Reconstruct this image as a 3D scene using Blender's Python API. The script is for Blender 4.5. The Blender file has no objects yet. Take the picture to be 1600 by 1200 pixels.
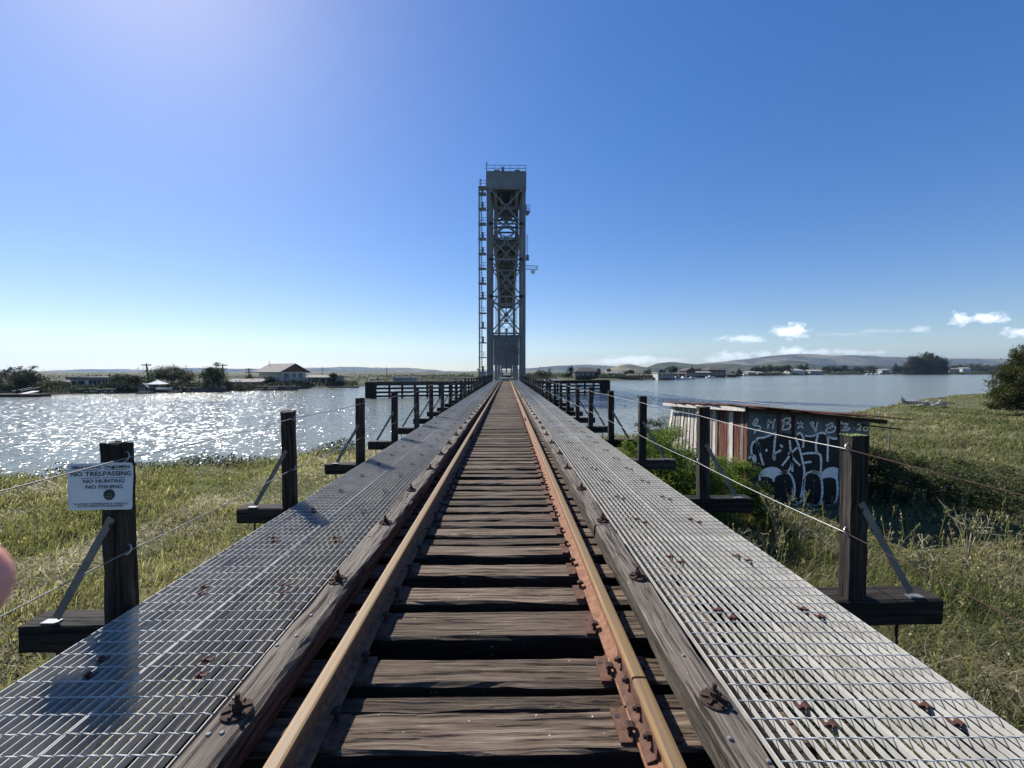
import bpy, bmesh, math, random
import numpy as np
from mathutils import Vector, Matrix, Euler
R = math.radians
PI = math.pi
C = bpy.context.scene.collection
SC = bpy.context.scene

# ------------------------------------------------------------------ camera
CAM = Vector((0.12, 0.0, 1.465))
cd = bpy.data.cameras.new('camera')
cd.sensor_width = 36.0
cd.lens = 660 / 1600 * 36
cd.clip_start = 0.01
cd.clip_end = 60000
cd.dof.use_dof = True
cd.dof.focus_distance = 9.0
cd.dof.aperture_fstop = 11.0
cam = bpy.data.objects.new('camera', cd)
C.objects.link(cam)
cam.location = CAM
cam.rotation_euler = (PI / 2 - math.atan(19 / 660), 0, -math.atan(8 / 660))
SC.camera = cam

# ------------------------------------------------------------------ world, sun, exposure
SUN_EL, SUN_AZ = R(41), R(-41)          # azimuth from +Y, towards -X
sun_dir = Vector((math.sin(SUN_AZ) * math.cos(SUN_EL), math.cos(SUN_AZ) * math.cos(SUN_EL), math.sin(SUN_EL)))
world = bpy.data.worlds.new('World')
SC.world = world
world.use_nodes = True
wt = world.node_tree
for n in list(wt.nodes):
    wt.nodes.remove(n)


def nnode(t, kind, **kw):
    n = t.nodes.new(kind)
    for k, v in kw.items():
        if k in n.inputs:
            n.inputs[k].default_value = v
        else:
            setattr(n, k, v)
    return n


def link(t, a, b):
    t.links.new(a, b)


def math_n(t, op, a, b=None, c=None, clamp=False):
    n = t.nodes.new('ShaderNodeMath')
    n.operation = op
    n.use_clamp = clamp
    for i, v in enumerate((a, b, c)):
        if v is None:
            continue
        if isinstance(v, (int, float)):
            n.inputs[i].default_value = v
        else:
            t.links.new(v, n.inputs[i])
    return n.outputs[0]


sky = wt.nodes.new('ShaderNodeTexSky')
sky.sky_type = 'NISHITA'
sky.sun_disc = False
sky.sun_elevation = SUN_EL
sky.sun_rotation = SUN_AZ
sky.altitude = 0
sky.air_density = 1.0
sky.dust_density = 0.27
sky.ozone_density = 4.0
tc = wt.nodes.new('ShaderNodeTexCoord')
sep = wt.nodes.new('ShaderNodeSeparateXYZ')
link(wt, tc.outputs['Generated'], sep.inputs[0])
yy = math_n(wt, 'MAXIMUM', sep.outputs['Y'], 0.02)
u_ = math_n(wt, 'DIVIDE', sep.outputs['X'], yy)
v_ = math_n(wt, 'DIVIDE', sep.outputs['Z'], yy)
cmb = wt.nodes.new('ShaderNodeCombineXYZ')
link(wt, u_, cmb.inputs[0])
link(wt, math_n(wt, 'MULTIPLY', v_, 1.7), cmb.inputs[1])
ns = nnode(wt, 'ShaderNodeTexNoise', Scale=34.0, Detail=7.0, Roughness=0.62)
link(wt, cmb.outputs[0], ns.inputs['Vector'])
nz = math_n(wt, 'SUBTRACT', ns.outputs['Fac'], 0.5)
# small fair-weather cumulus low over the hills: (column, row, half width, half height, strength) in tangents of direction
clouds = [(1240, 517, 30, 12, .9), (1225, 520, 16, 7, .8), (1166, 529, 40, 6, .55), (1506, 498, 17, 11, .75), (1552, 497, 34, 9, .8), (1598, 519, 26, 8, .75),
          (1445, 514, 22, 5, .3), (1385, 517, 40, 3, .18), (1240, 549, 24, 8, .75), (1262, 551, 20, 6, .5), (1290, 550, 22, 5, .45), (1325, 550, 30, 5, .45), (1370, 551, 24, 4, .4),
          (1146, 557, 34, 8, .6), (1120, 562, 26, 5, .45), (1195, 553, 24, 6, .5), (995, 562, 44, 7, .55), (1005, 560, 20, 8, .55), (950, 565, 36, 5, .4), (1045, 562, 30, 4, .3),
          (165, 577, 22, 3, .3), (1320, 522, 50, 3, .12)]
tot = None
for (px, py, a, b, s) in clouds:
    u0, v0, a, b = (px - 792) / 660, (581 - py) / 660, a * 1.25 / 660, b * 1.35 / 660
    du = math_n(wt, 'DIVIDE', math_n(wt, 'SUBTRACT', u_, u0), a)
    dv = math_n(wt, 'DIVIDE', math_n(wt, 'SUBTRACT', v_, v0), b)
    r2 = math_n(wt, 'SQRT', math_n(wt, 'ADD', math_n(wt, 'MULTIPLY', du, du), math_n(wt, 'MULTIPLY', dv, dv)))
    m = math_n(wt, 'ADD', math_n(wt, 'SUBTRACT', 0.85, r2), math_n(wt, 'MULTIPLY', nz, 2.3))
    m = math_n(wt, 'MULTIPLY', math_n(wt, 'MULTIPLY', m, 1.5, clamp=True), s)
    tot = m if tot is None else math_n(wt, 'MAXIMUM', tot, m)
front = math_n(wt, 'GREATER_THAN', sep.outputs['Y'], 0.05)
tot = math_n(wt, 'MULTIPLY', tot, front)
mixc = wt.nodes.new('ShaderNodeMix')
mixc.data_type = 'RGBA'
link(wt, tot, mixc.inputs['Factor'])
hs = nnode(wt, 'ShaderNodeHueSaturation', Saturation=1.5, Value=1.0, Hue=0.515)
gm = nnode(wt, 'ShaderNodeGamma', Gamma=0.74)
link(wt, sky.outputs[0], gm.inputs['Color'])
link(wt, gm.outputs[0], hs.inputs['Color'])
link(wt, hs.outputs[0], mixc.inputs['A'])
mixc.inputs['B'].default_value = (7.2, 7.6, 8.2, 1)
bg = nnode(wt, 'ShaderNodeBackground', Strength=0.122)
link(wt, mixc.outputs['Result'], bg.inputs['Color'])
wo = wt.nodes.new('ShaderNodeOutputWorld')
link(wt, bg.outputs[0], wo.inputs['Surface'])

sl = bpy.data.lights.new('sun', 'SUN')
sl.energy = 5.0
sl.angle = R(0.5)
sl.color = (1.0, 0.955, 0.89)
so = bpy.data.objects.new('sun', sl)
C.objects.link(so)
so.rotation_euler = sun_dir.to_track_quat('Z', 'Y').to_euler()

SC.view_settings.view_transform = 'Standard'
SC.view_settings.look = 'None'
SC.view_settings.gamma = 1.0
SC.view_settings.exposure = 0.74
SC.cycles.use_denoising = True
SC.cycles.max_bounces = 6
SC.cycles.sample_clamp_indirect = 4.0
SC.cycles.volume_bounces = 0


def P(px, py, Z):
    """where a thing seen at photo column, row stands, Z metres along the track"""
    return Vector((CAM.x + (px - 792) / 660 * Z, Z, CAM.z - (py - 581) / 660 * Z))


def ux(px, Z):
    return CAM.x + (px - 792) / 660 * Z


def vz(py, Z):
    return CAM.z - (py - 581) / 660 * Z


WATER = -3.0
HAZE = 0.000065

# ------------------------------------------------------------------ materials
M = {}


def new_mat(name):
    m = bpy.data.materials.new(name)
    m.use_nodes = True
    t = m.node_tree
    p = t.nodes['Principled BSDF']
    M[name] = m
    return m, t, p


def ramp(t, fac, stops):
    r = t.nodes.new('ShaderNodeValToRGB')
    e = r.color_ramp.elements
    while len(e) < len(stops):
        e.new(0.5)
    for i, (pos, col) in enumerate(stops):
        e[i].position = pos
        e[i].color = (*col, 1) if len(col) == 3 else col
    link(t, fac, r.inputs[0])
    return r.outputs[0]


def mix(t, fac, a, b, blend='MIX'):
    n = t.nodes.new('ShaderNodeMix')
    n.data_type = 'RGBA'
    n.blend_type = blend
    for s, v in ((n.inputs['Factor'], fac), (n.inputs['A'], a), (n.inputs['B'], b)):
        if isinstance(v, (int, float)):
            s.default_value = v
        elif isinstance(v, tuple):
            s.default_value = (*v, 1) if len(v) == 3 else v
        else:
            link(t, v, s)
    return n.outputs['Result']


def coords(t, scale, kind='Object', rnd=40.0):
    c = t.nodes.new('ShaderNodeTexCoord')
    oi = t.nodes.new('ShaderNodeObjectInfo')
    add = t.nodes.new('ShaderNodeVectorMath')
    add.operation = 'ADD'
    link(t, c.outputs[kind], add.inputs[0])
    k = math_n(t, 'MULTIPLY', oi.outputs['Random'], rnd)
    cx = t.nodes.new('ShaderNodeCombineXYZ')
    for i in range(3):
        link(t, k, cx.inputs[i])
    link(t, cx.outputs[0], add.inputs[1])
    mp = t.nodes.new('ShaderNodeMapping')
    mp.inputs['Scale'].default_value = scale
    link(t, add.outputs[0], mp.inputs['Vector'])
    return mp.outputs[0], add.outputs[0], oi


def noise(t, vec, scale, detail=5.0, rough=0.6, dist=0.0):
    n = nnode(t, 'ShaderNodeTexNoise', Scale=scale, Detail=detail, Roughness=rough, Distortion=dist)
    if vec is not None:
        link(t, vec, n.inputs['Vector'])
    return n.outputs['Fac']


def bump(t, p, h, strength=0.5, dist=0.01):
    b = nnode(t, 'ShaderNodeBump', Strength=strength, Distance=dist)
    link(t, h, b.inputs['Height'])
    link(t, b.outputs[0], p.inputs['Normal'])
    return b


def wood(name, axis, dark, mid, light, knots=True, specks=0.0, rough=0.9, stain=None, bumpd=0.012, flank_shade=0.0):
    """weathered timber: grain along axis, checks, knots the grain bends round"""
    m, t, p = new_mat(name)
    c = t.nodes.new('ShaderNodeTexCoord')
    oi = t.nodes.new('ShaderNodeObjectInfo')
    k = math_n(t, 'MULTIPLY', oi.outputs['Random'], 57.0)
    s = t.nodes.new('ShaderNodeSeparateXYZ')
    link(t, c.outputs['Object'], s.inputs[0])
    ax = {'X': (0, 1, 2), 'Y': (1, 0, 2), 'Z': (2, 0, 1)}[axis]
    lo = math_n(t, 'ADD', s.outputs[ax[0]], k)
    a = math_n(t, 'ADD', s.outputs[ax[1]], k)
    b = math_n(t, 'ADD', s.outputs[ax[2]], k)
    base = t.nodes.new('ShaderNodeCombineXYZ')
    link(t, lo, base.inputs[0])
    link(t, a, base.inputs[1])
    link(t, b, base.inputs[2])
    wob = noise(t, base.outputs[0], 1.6, 2.0)
    off = math_n(t, 'MULTIPLY', math_n(t, 'SUBTRACT', wob, 0.5), 0.045)
    km = None
    if knots:
        kv = t.nodes.new('ShaderNodeMapping')
        kv.inputs['Scale'].default_value = (0.9, 3.6, 3.6)
        link(t, base.outputs[0], kv.inputs['Vector'])
        vo = nnode(t, 'ShaderNodeTexVoronoi', Scale=1.0, Randomness=1.0)
        link(t, kv.outputs[0], vo.inputs['Vector'])
        km = nnode(t, 'ShaderNodeMapRange')
        km.interpolation_type = 'SMOOTHSTEP'
        km.inputs['From Min'].default_value = 0.24
        km.inputs['From Max'].default_value = 0.02
        link(t, vo.outputs['Distance'], km.inputs['Value'])
        km = km.outputs[0]
        off = math_n(t, 'ADD', off, math_n(t, 'MULTIPLY', km, 0.055))
    g = t.nodes.new('ShaderNodeCombineXYZ')
    link(t, math_n(t, 'MULTIPLY', lo, 1.6), g.inputs[0])
    link(t, math_n(t, 'MULTIPLY', math_n(t, 'ADD', a, off), 40.0), g.inputs[1])
    link(t, math_n(t, 'MULTIPLY', math_n(t, 'ADD', b, off), 40.0), g.inputs[2])
    n1 = noise(t, g.outputs[0], 1.0, 5.0, 0.62)
    g2 = t.nodes.new('ShaderNodeVectorMath')
    g2.operation = 'MULTIPLY'
    g2.inputs[1].default_value = (1.4, 3.4, 3.4)
    link(t, g.outputs[0], g2.inputs[0])
    n2 = noise(t, g2.outputs[0], 1.0, 3.0, 0.6)
    gr = math_n(t, 'ADD', math_n(t, 'MULTIPLY', n1, 0.68), math_n(t, 'MULTIPLY', n2, 0.32))
    col = ramp(t, gr, [(0.35, dark), (0.49, mid), (0.63, light)])
    lowf = noise(t, base.outputs[0], 2.3, 3.0)
    col = mix(t, math_n(t, 'MULTIPLY', lowf, 0.4), col, mid)
    # checks: dark thin splits
    chk = nnode(t, 'ShaderNodeMapRange')
    chk.inputs['From Min'].default_value = 0.425
    chk.inputs['From Max'].default_value = 0.345
    link(t, n1, chk.inputs['Value'])
    col = mix(t, math_n(t, 'MULTIPLY', chk.outputs[0], 0.75), col, tuple(x * 0.22 for x in dark))
    if knots:
        kc = nnode(t, 'ShaderNodeMapRange')
        kc.inputs['From Min'].default_value = 0.72
        kc.inputs['From Max'].default_value = 1.0
        link(t, km, kc.inputs['Value'])
        col = mix(t, math_n(t, 'MULTIPLY', kc.outputs[0], 0.75), col, tuple(x * 0.35 for x in dark))
    if flank_shade:                                # flanks painted darker to stand in for shade in the gaps
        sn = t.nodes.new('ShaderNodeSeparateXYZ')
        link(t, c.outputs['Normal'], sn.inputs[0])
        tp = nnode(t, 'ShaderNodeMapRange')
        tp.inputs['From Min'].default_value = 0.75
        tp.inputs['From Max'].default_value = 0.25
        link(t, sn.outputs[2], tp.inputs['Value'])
        col = mix(t, math_n(t, 'MULTIPLY', tp.outputs[0], flank_shade), col, tuple(x * .35 for x in dark))
    vr = math_n(t, 'ADD', math_n(t, 'MULTIPLY', oi.outputs['Random'], 0.85), 0.55)
    vv = t.nodes.new('ShaderNodeCombineXYZ')
    for i in range(3):
        link(t, vr, vv.inputs[i])
    col = mix(t, 1.0, col, vv.outputs[0], 'MULTIPLY')
    if stain:                               # iron stain where the plates sit
        sx = math_n(t, 'ABSOLUTE', s.outputs[0])
        st = nnode(t, 'ShaderNodeMapRange')
        st.inputs['From Min'].default_value = 0.16
        st.inputs['From Max'].default_value = 0.0
        link(t, math_n(t, 'ABSOLUTE', math_n(t, 'SUBTRACT', sx, 0.72)), st.inputs['Value'])
        col = mix(t, math_n(t, 'MULTIPLY', math_n(t, 'MULTIPLY', st.outputs[0], lowf), .75, clamp=True), col, stain)
    if specks:
        sp = noise(t, base.outputs[0], 46.0, 2.0, 0.5)
        sm = nnode(t, 'ShaderNodeMapRange')
        sm.inputs['From Min'].default_value = 0.735
        sm.inputs['From Max'].default_value = 0.77
        link(t, sp, sm.inputs['Value'])
        col = mix(t, math_n(t, 'MULTIPLY', sm.outputs[0], specks), col, (0.55, 0.52, 0.46))
    link(t, col, p.inputs['Base Color'])
    p.inputs['Roughness'].default_value = rough
    p.inputs['Specular IOR Level'].default_value = 0.25
    h = gr if not knots else math_n(t, 'SUBTRACT', gr, math_n(t, 'MULTIPLY', km, 0.1))
    bump(t, p, math_n(t, 'SUBTRACT', h, math_n(t, 'MULTIPLY', chk.outputs[0], 0.5)), 0.9, bumpd)
    return m


wood('tie_wood', 'X', (0.022, 0.015, 0.010), (0.084, 0.060, 0.041), (0.20, 0.155, 0.113), True, 0.8, stain=(0.10, 0.042, 0.022), bumpd=.018, flank_shade=.85)
wood('guard_wood', 'Y', (0.040, 0.032, 0.026), (0.125, 0.103, 0.082), (0.245, 0.21, 0.172), True, 0.5, bumpd=.018, flank_shade=.5)
wood('post_wood', 'Z', (0.009, 0.0075, 0.0065), (0.031, 0.025, 0.021), (0.098, 0.080, 0.066), False, 0.0)
wood('beam_wood', 'X', (0.009, 0.008, 0.007), (0.032, 0.026, 0.021), (0.08, 0.065, 0.052), False, 0.0)
wood('grey_wood', 'Z', (0.07, 0.06, 0.05), (0.20, 0.18, 0.155), (0.38, 0.35, 0.31), False, 0.0)
wood('white_plank', 'Z', (0.13, 0.105, 0.085), (0.37, 0.34, 0.30), (0.55, 0.52, 0.47), False, 0.0)
wood('red_plank', 'Z', (0.022, 0.010, 0.007), (0.085, 0.024, 0.015), (0.21, 0.115, 0.085), False, 0.0)
wood('pier_wood', 'X', (0.014, 0.011, 0.009), (0.04, 0.032, 0.026), (0.095, 0.08, 0.066), False, 0.0)
wood('drift_wood', 'X', (0.15, 0.13, 0.11), (0.36, 0.33, 0.29), (0.58, 0.54, 0.48), False, 0.0)
wood('fence_wood', 'Z', (0.05, 0.04, 0.03), (0.15, 0.13, 0.11), (0.27, 0.24, 0.21), False, 0.0)


def plain(name, col, rough=0.7, metal=0.0, var=0.25, scale=3.0, spec=0.5, bmp=0.0, col2=None, rnd=0.0):
    m, t, p = new_mat(name)
    v, raw, oi = coords(t, (1, 1, 1), rnd=20)
    n = noise(t, v, scale, 6.0, 0.62)
    c2 = col2 or tuple(x * (1 - var) for x in col)
    cc = ramp(t, n, [(0.32, c2), (0.68, tuple(min(1, x * (1 + var * .4)) for x in col))])
    if rnd:
        vr = math_n(t, 'ADD', math_n(t, 'MULTIPLY', oi.outputs['Random'], rnd), 1 - rnd / 2)
        vv = t.nodes.new('ShaderNodeCombineXYZ')
        for i in range(3):
            link(t, vr, vv.inputs[i])
        cc = mix(t, 1.0, cc, vv.outputs[0], 'MULTIPLY')
    link(t, cc, p.inputs['Base Color'])
    p.inputs['Roughness'].default_value = rough
    p.inputs['Metallic'].default_value = metal
    p.inputs['Specular IOR Level'].default_value = spec
    if bmp:
        bump(t, p, noise(t, v, scale * 4, 4), 0.6, bmp)
    return m


plain('galvanised', (0.46, 0.445, 0.405), 0.65, 0.0, 0.30, 7.0, 0.22, bmp=0.001, rnd=0.2)
plain('galvanised_worn', (0.17, 0.175, 0.175), 0.6, 0.2, 0.3, 7.0, bmp=0.001)
plain('wire_bright', (0.40, 0.40, 0.37), 0.42, 0.5, 0.3, 30.0)
plain('rust', (0.125, 0.062, 0.040), 0.85, 0.0, 0.5, 22.0, 0.3, 0.004, rnd=0.3)
plain('rust_dark', (0.055, 0.032, 0.023), 0.85, 0.1, 0.5, 30.0, 0.3, 0.003)
plain('clip_rust', (0.085, 0.036, 0.027), 0.8, 0.1, 0.5, 40.0, 0.3, 0.002)
def steel_paint(name, col):
    m, t, p = new_mat(name)
    v, raw, oi = coords(t, (1, 1, .16), rnd=20)
    n = noise(t, v, 1.7, 6.0, .66)
    n2 = noise(t, raw, .45, 4.0)
    c = ramp(t, n2, [(.3, tuple(x * .8 for x in col)), (.7, tuple(x * 1.12 for x in col))])
    r = nnode(t, 'ShaderNodeMapRange')
    r.inputs['From Min'].default_value = .57
    r.inputs['From Max'].default_value = .72
    link(t, n, r.inputs['Value'])
    c = mix(t, math_n(t, 'MULTIPLY', r.outputs[0], .75), c, (.10, .062, .045))
    link(t, c, p.inputs['Base Color'])
    p.inputs['Roughness'].default_value = .62
    p.inputs['Metallic'].default_value = .1


steel_paint('bridge_paint', (0.155, 0.175, 0.187))
plain('porch_white', (0.80, 0.80, 0.78), 0.7, 0, 0.06, 2.0)
plain('span_paint', (0.095, 0.108, 0.116), 0.7, 0.1, 0.2, 0.5, 0.3)
plain('bridge_paint_far', (0.15, 0.17, 0.185), 0.6, 0.1, 0.15, 0.5, 0.4)
plain('counterweight_concrete', (0.15, 0.17, 0.19), 0.85, 0.0, 0.15, 0.4, 0.3)
plain('concrete', (0.33, 0.32, 0.29), 0.9, 0.0, 0.3, 1.3, 0.3, 0.01)
plain('lamp_white', (0.75, 0.76, 0.76), 0.4)
plain('dark_metal', (0.035, 0.036, 0.04), 0.55, 0.3)
plain('creosote', (0.022, 0.019, 0.017), 0.8, 0.0, 0.5, 2.0, 0.3, 0.01)
plain('sign_white', (0.62, 0.66, 0.70), 0.45, 0.0, 0.12, 6.0)
plain('sign_ink', (0.02, 0.022, 0.03), 0.6)
plain('graffiti_white', (0.90, 0.87, 0.81), 0.6, 0.0, 0.25, 5.0)
plain('graffiti_black', (0.010, 0.013, 0.020), 0.5, 0.0, 0.3, 5.0, 0.3)
plain('shed_metal', (0.155, 0.175, 0.175), 0.6, 0.2, 0.45, 2.2, 0.4)
plain('roof_rust', (0.115, 0.050, 0.032), 0.85, 0.1, 0.55, 4.0, 0.3, 0.004, col2=(0.04, 0.022, 0.017))
plain('moss', (0.28, 0.34, 0.13), 0.95, 0.0, 0.4, 40.0, 0.1)
plain('wall_cream', (0.50, 0.47, 0.42), 0.8, 0, 0.12, 0.8)
plain('wall_white', (0.42, 0.42, 0.40), 0.8, 0, 0.1, 0.8)
plain('wall_grey', (0.27, 0.275, 0.27), 0.8, 0, 0.15, 0.8)
plain('wall_brown', (0.090, 0.066, 0.052), 0.85, 0, 0.3, 0.8)
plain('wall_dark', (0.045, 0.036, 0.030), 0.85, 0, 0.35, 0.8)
plain('wall_tan', (0.30, 0.25, 0.20), 0.85, 0, 0.2, 0.8)
plain('gable_brown', (0.16, 0.085, 0.06), 0.85, 0, 0.2, 0.8)
plain('roof_grey', (0.19, 0.175, 0.16), 0.9, 0, 0.2, 1.2)
plain('roof_dark', (0.06, 0.055, 0.052), 0.9, 0, 0.3, 1.2)
plain('roof_light', (0.30, 0.29, 0.275), 0.9, 0, 0.15, 1.2)
plain('trim_white', (0.50, 0.50, 0.49), 0.6, 0, 0.08, 2.0)
plain('glass_dark', (0.022, 0.030, 0.036), 0.12, 0, 0.2, 1.0, 0.6)
plain('boat_white', (0.58, 0.59, 0.59), 0.3, 0, 0.06, 2.0)
plain('boat_blue', (0.06, 0.10, 0.20), 0.4, 0, 0.1, 2.0)
plain('canvas_white', (0.78, 0.78, 0.76), 0.8, 0, 0.06, 2.0)
plain('container_grey', (0.26, 0.28, 0.29), 0.6, 0.1, 0.15, 1.0)
plain('rock_dark', (0.085, 0.078, 0.070), 0.9, 0, 0.5, 3.0, 0.3, 0.03)
plain('pole_wood', (0.11, 0.085, 0.065), 0.9, 0, 0.3, 2.0)
plain('bark', (0.10, 0.078, 0.058), 0.95, 0, 0.4, 4.0, 0.2, 0.02)
plain('bark_pale', (0.30, 0.27, 0.23), 0.95, 0, 0.3, 4.0, 0.2, 0.02)
plain('drygrass', (0.36, 0.31, 0.20), 0.9, 0, 0.3, 2.0)


def rail_mats():
    m, t, p = new_mat('rail_head')
    c = t.nodes.new('ShaderNodeTexCoord')
    mp = t.nodes.new('ShaderNodeMapping')
    mp.inputs['Scale'].default_value = (90, 2.2, 40)
    link(t, c.outputs['Object'], mp.inputs['Vector'])
    n = noise(t, mp.outputs[0], 1.0, 4.0)
    n3 = noise(t, c.outputs['Object'], 160.0, 3.0)
    col = ramp(t, n, [(0.33, (0.125, 0.082, 0.036)), (0.52, (0.185, 0.108, 0.030)), (0.72, (0.245, 0.152, 0.052))])
    s = t.nodes.new('ShaderNodeSeparateXYZ')
    link(t, c.outputs['Object'], s.inputs[0])
    band = nnode(t, 'ShaderNodeMapRange')          # darker worn running strip
    band.inputs['From Min'].default_value = 0.016
    band.inputs['From Max'].default_value = 0.004
    link(t, math_n(t, 'ABSOLUTE', math_n(t, 'SUBTRACT', s.outputs[0], -0.004)), band.inputs['Value'])
    n4 = noise(t, c.outputs['Object'], 1.1, 3.0)
    col = mix(t, math_n(t, 'MULTIPLY', math_n(t, 'MULTIPLY', band.outputs[0], n4), 1.0), col, (0.135, 0.105, 0.072))
    col = mix(t, math_n(t, 'MULTIPLY', n3, 0.22), col, (0.21, 0.095, 0.04))
    link(t, col, p.inputs['Base Color'])
    p.inputs['Roughness'].default_value = 0.62
    p.inputs['Metallic'].default_value = 0.1
    bump(t, p, n3, 0.25, 0.002)
    m, t, p = new_mat('rail_web')
    c = t.nodes.new('ShaderNodeTexCoord')
    n = noise(t, c.outputs['Object'], 26.0, 6.0, 0.65)
    n2 = noise(t, c.outputs['Object'], 3.0, 3.0)
    col = ramp(t, n, [(0.3, (0.065, 0.033, 0.020)), (0.5, (0.20, 0.088, 0.042)), (0.72, (0.29, 0.15, 0.085))])
    col = mix(t, math_n(t, 'MULTIPLY', n2, 0.4), col, (0.16, 0.075, 0.042))
    link(t, col, p.inputs['Base Color'])
    p.inputs['Roughness'].default_value = 0.85
    bump(t, p, n, 0.5, 0.004)


rail_mats()


def water_mat():
    m, t, p = new_mat('water')
    geo = t.nodes.new('ShaderNodeNewGeometry')
    pos = geo.outputs['Position']

    def layer(sx, sy, detail, rot=0.0):
        mp = t.nodes.new('ShaderNodeMapping')
        mp.inputs['Rotation'].default_value = (0, 0, rot)
        mp.inputs['Scale'].default_value = (sx, sy, 1)
        link(t, pos, mp.inputs['Vector'])
        return noise(t, mp.outputs[0], 1.0, detail, 0.55)
    a = layer(0.55, 1.3, 3.0, 0.25)
    b = layer(2.4, 5.2, 3.0, -0.15)
    d = layer(0.02, 0.085, 2.0, 0.10)
    # eddy of rougher ruffled water behind the fender, long and narrow
    s = t.nodes.new('ShaderNodeSeparateXYZ')
    link(t, pos, s.inputs[0])
    wob = math_n(t, 'MULTIPLY', math_n(t, 'SUBTRACT', layer(0.11, 0.2, 4.0), 0.5), 2.2)

    def ell(x0, y0, ax, ay, sk):
        dx = math_n(t, 'DIVIDE', math_n(t, 'SUBTRACT', s.outputs[0], x0), ax)
        yy2 = math_n(t, 'SUBTRACT', math_n(t, 'SUBTRACT', s.outputs[1], y0), math_n(t, 'MULTIPLY', math_n(t, 'SUBTRACT', s.outputs[0], x0), sk))
        dy = math_n(t, 'DIVIDE', yy2, ay)
        r = math_n(t, 'SQRT', math_n(t, 'ADD', math_n(t, 'MULTIPLY', dx, dx), math_n(t, 'MULTIPLY', dy, dy)))
        return math_n(t, 'ADD', math_n(t, 'SUBTRACT', 1.0, r), math_n(t, 'MULTIPLY', wob, 0.55))
    e1 = ell(20, 72, 19, 12, -0.75)
    e2 = ell(11, 55, 7, 4, -0.2)
    e3 = ell(38, 60, 14, 5, -0.5)
    ed = math_n(t, 'MULTIPLY', math_n(t, 'MAXIMUM', math_n(t, 'MAXIMUM', e1, e2), e3), 1.6, clamp=True)
    # wave facets: slopes straight from noise, so they keep their steepness far out
    def slopes(sx, sy, detail, rot):
        mp = t.nodes.new('ShaderNodeMapping')
        mp.inputs['Rotation'].default_value = (0, 0, rot)
        mp.inputs['Scale'].default_value = (sx, sy, 1)
        link(t, pos, mp.inputs['Vector'])
        n = nnode(t, 'ShaderNodeTexNoise', Scale=1.0, Detail=detail, Roughness=0.6)
        link(t, mp.outputs[0], n.inputs['Vector'])
        v = t.nodes.new('ShaderNodeVectorMath')
        v.operation = 'SUBTRACT'
        v.inputs[1].default_value = (0.5, 0.5, 0.5)
        link(t, n.outputs['Color'], v.inputs[0])
        return v.outputs[0]
    amp = math_n(t, 'ADD', 0.92, math_n(t, 'MULTIPLY', ed, 0.75))
    amp = math_n(t, 'MULTIPLY', amp, math_n(t, 'ADD', 0.55, math_n(t, 'MULTIPLY', d, 0.9)))

    def vscale(v, k):
        n = t.nodes.new('ShaderNodeVectorMath')
        n.operation = 'SCALE'
        link(t, v, n.inputs[0])
        if isinstance(k, (int, float)):
            n.inputs['Scale'].default_value = k
        else:
            link(t, k, n.inputs['Scale'])
        return n.outputs[0]

    def vadd(a_, b_):
        n = t.nodes.new('ShaderNodeVectorMath')
        n.operation = 'ADD'
        link(t, a_, n.inputs[0])
        if isinstance(b_, tuple):
            n.inputs[1].default_value = b_
        else:
            link(t, b_, n.inputs[1])
        return n.outputs[0]
    sl1, sl2 = slopes(4.0, 1.5, 2.0, 0.12), slopes(12.0, 4.8, 2.0, -0.12)
    slope = vscale(vadd(vscale(sl1, 1.7), vscale(sl2, 1.5)), amp)
    flat = t.nodes.new('ShaderNodeVectorMath')
    flat.operation = 'MULTIPLY'
    flat.inputs[1].default_value = (1, 1, 0)
    link(t, slope, flat.inputs[0])
    nv = t.nodes.new('ShaderNodeVectorMath')
    nv.operation = 'NORMALIZE'
    link(t, vadd(flat.outputs[0], (0, 0, 1)), nv.inputs[0])
    link(t, nv.outputs[0], p.inputs['Normal'])
    turb = layer(0.012, 0.05, 4.0, -0.05)
    col = ramp(t, turb, [(0.3, (0.142, 0.152, 0.124)), (0.7, (0.185, 0.195, 0.155))])
    col = mix(t, ed, col, (0.022, 0.036, 0.075))
    link(t, col, p.inputs['Base Color'])
    p.inputs['Roughness'].default_value = 0.13
    p.inputs['IOR'].default_value = 1.33
    p.inputs['Specular IOR Level'].default_value = 0.42


water_mat()


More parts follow.
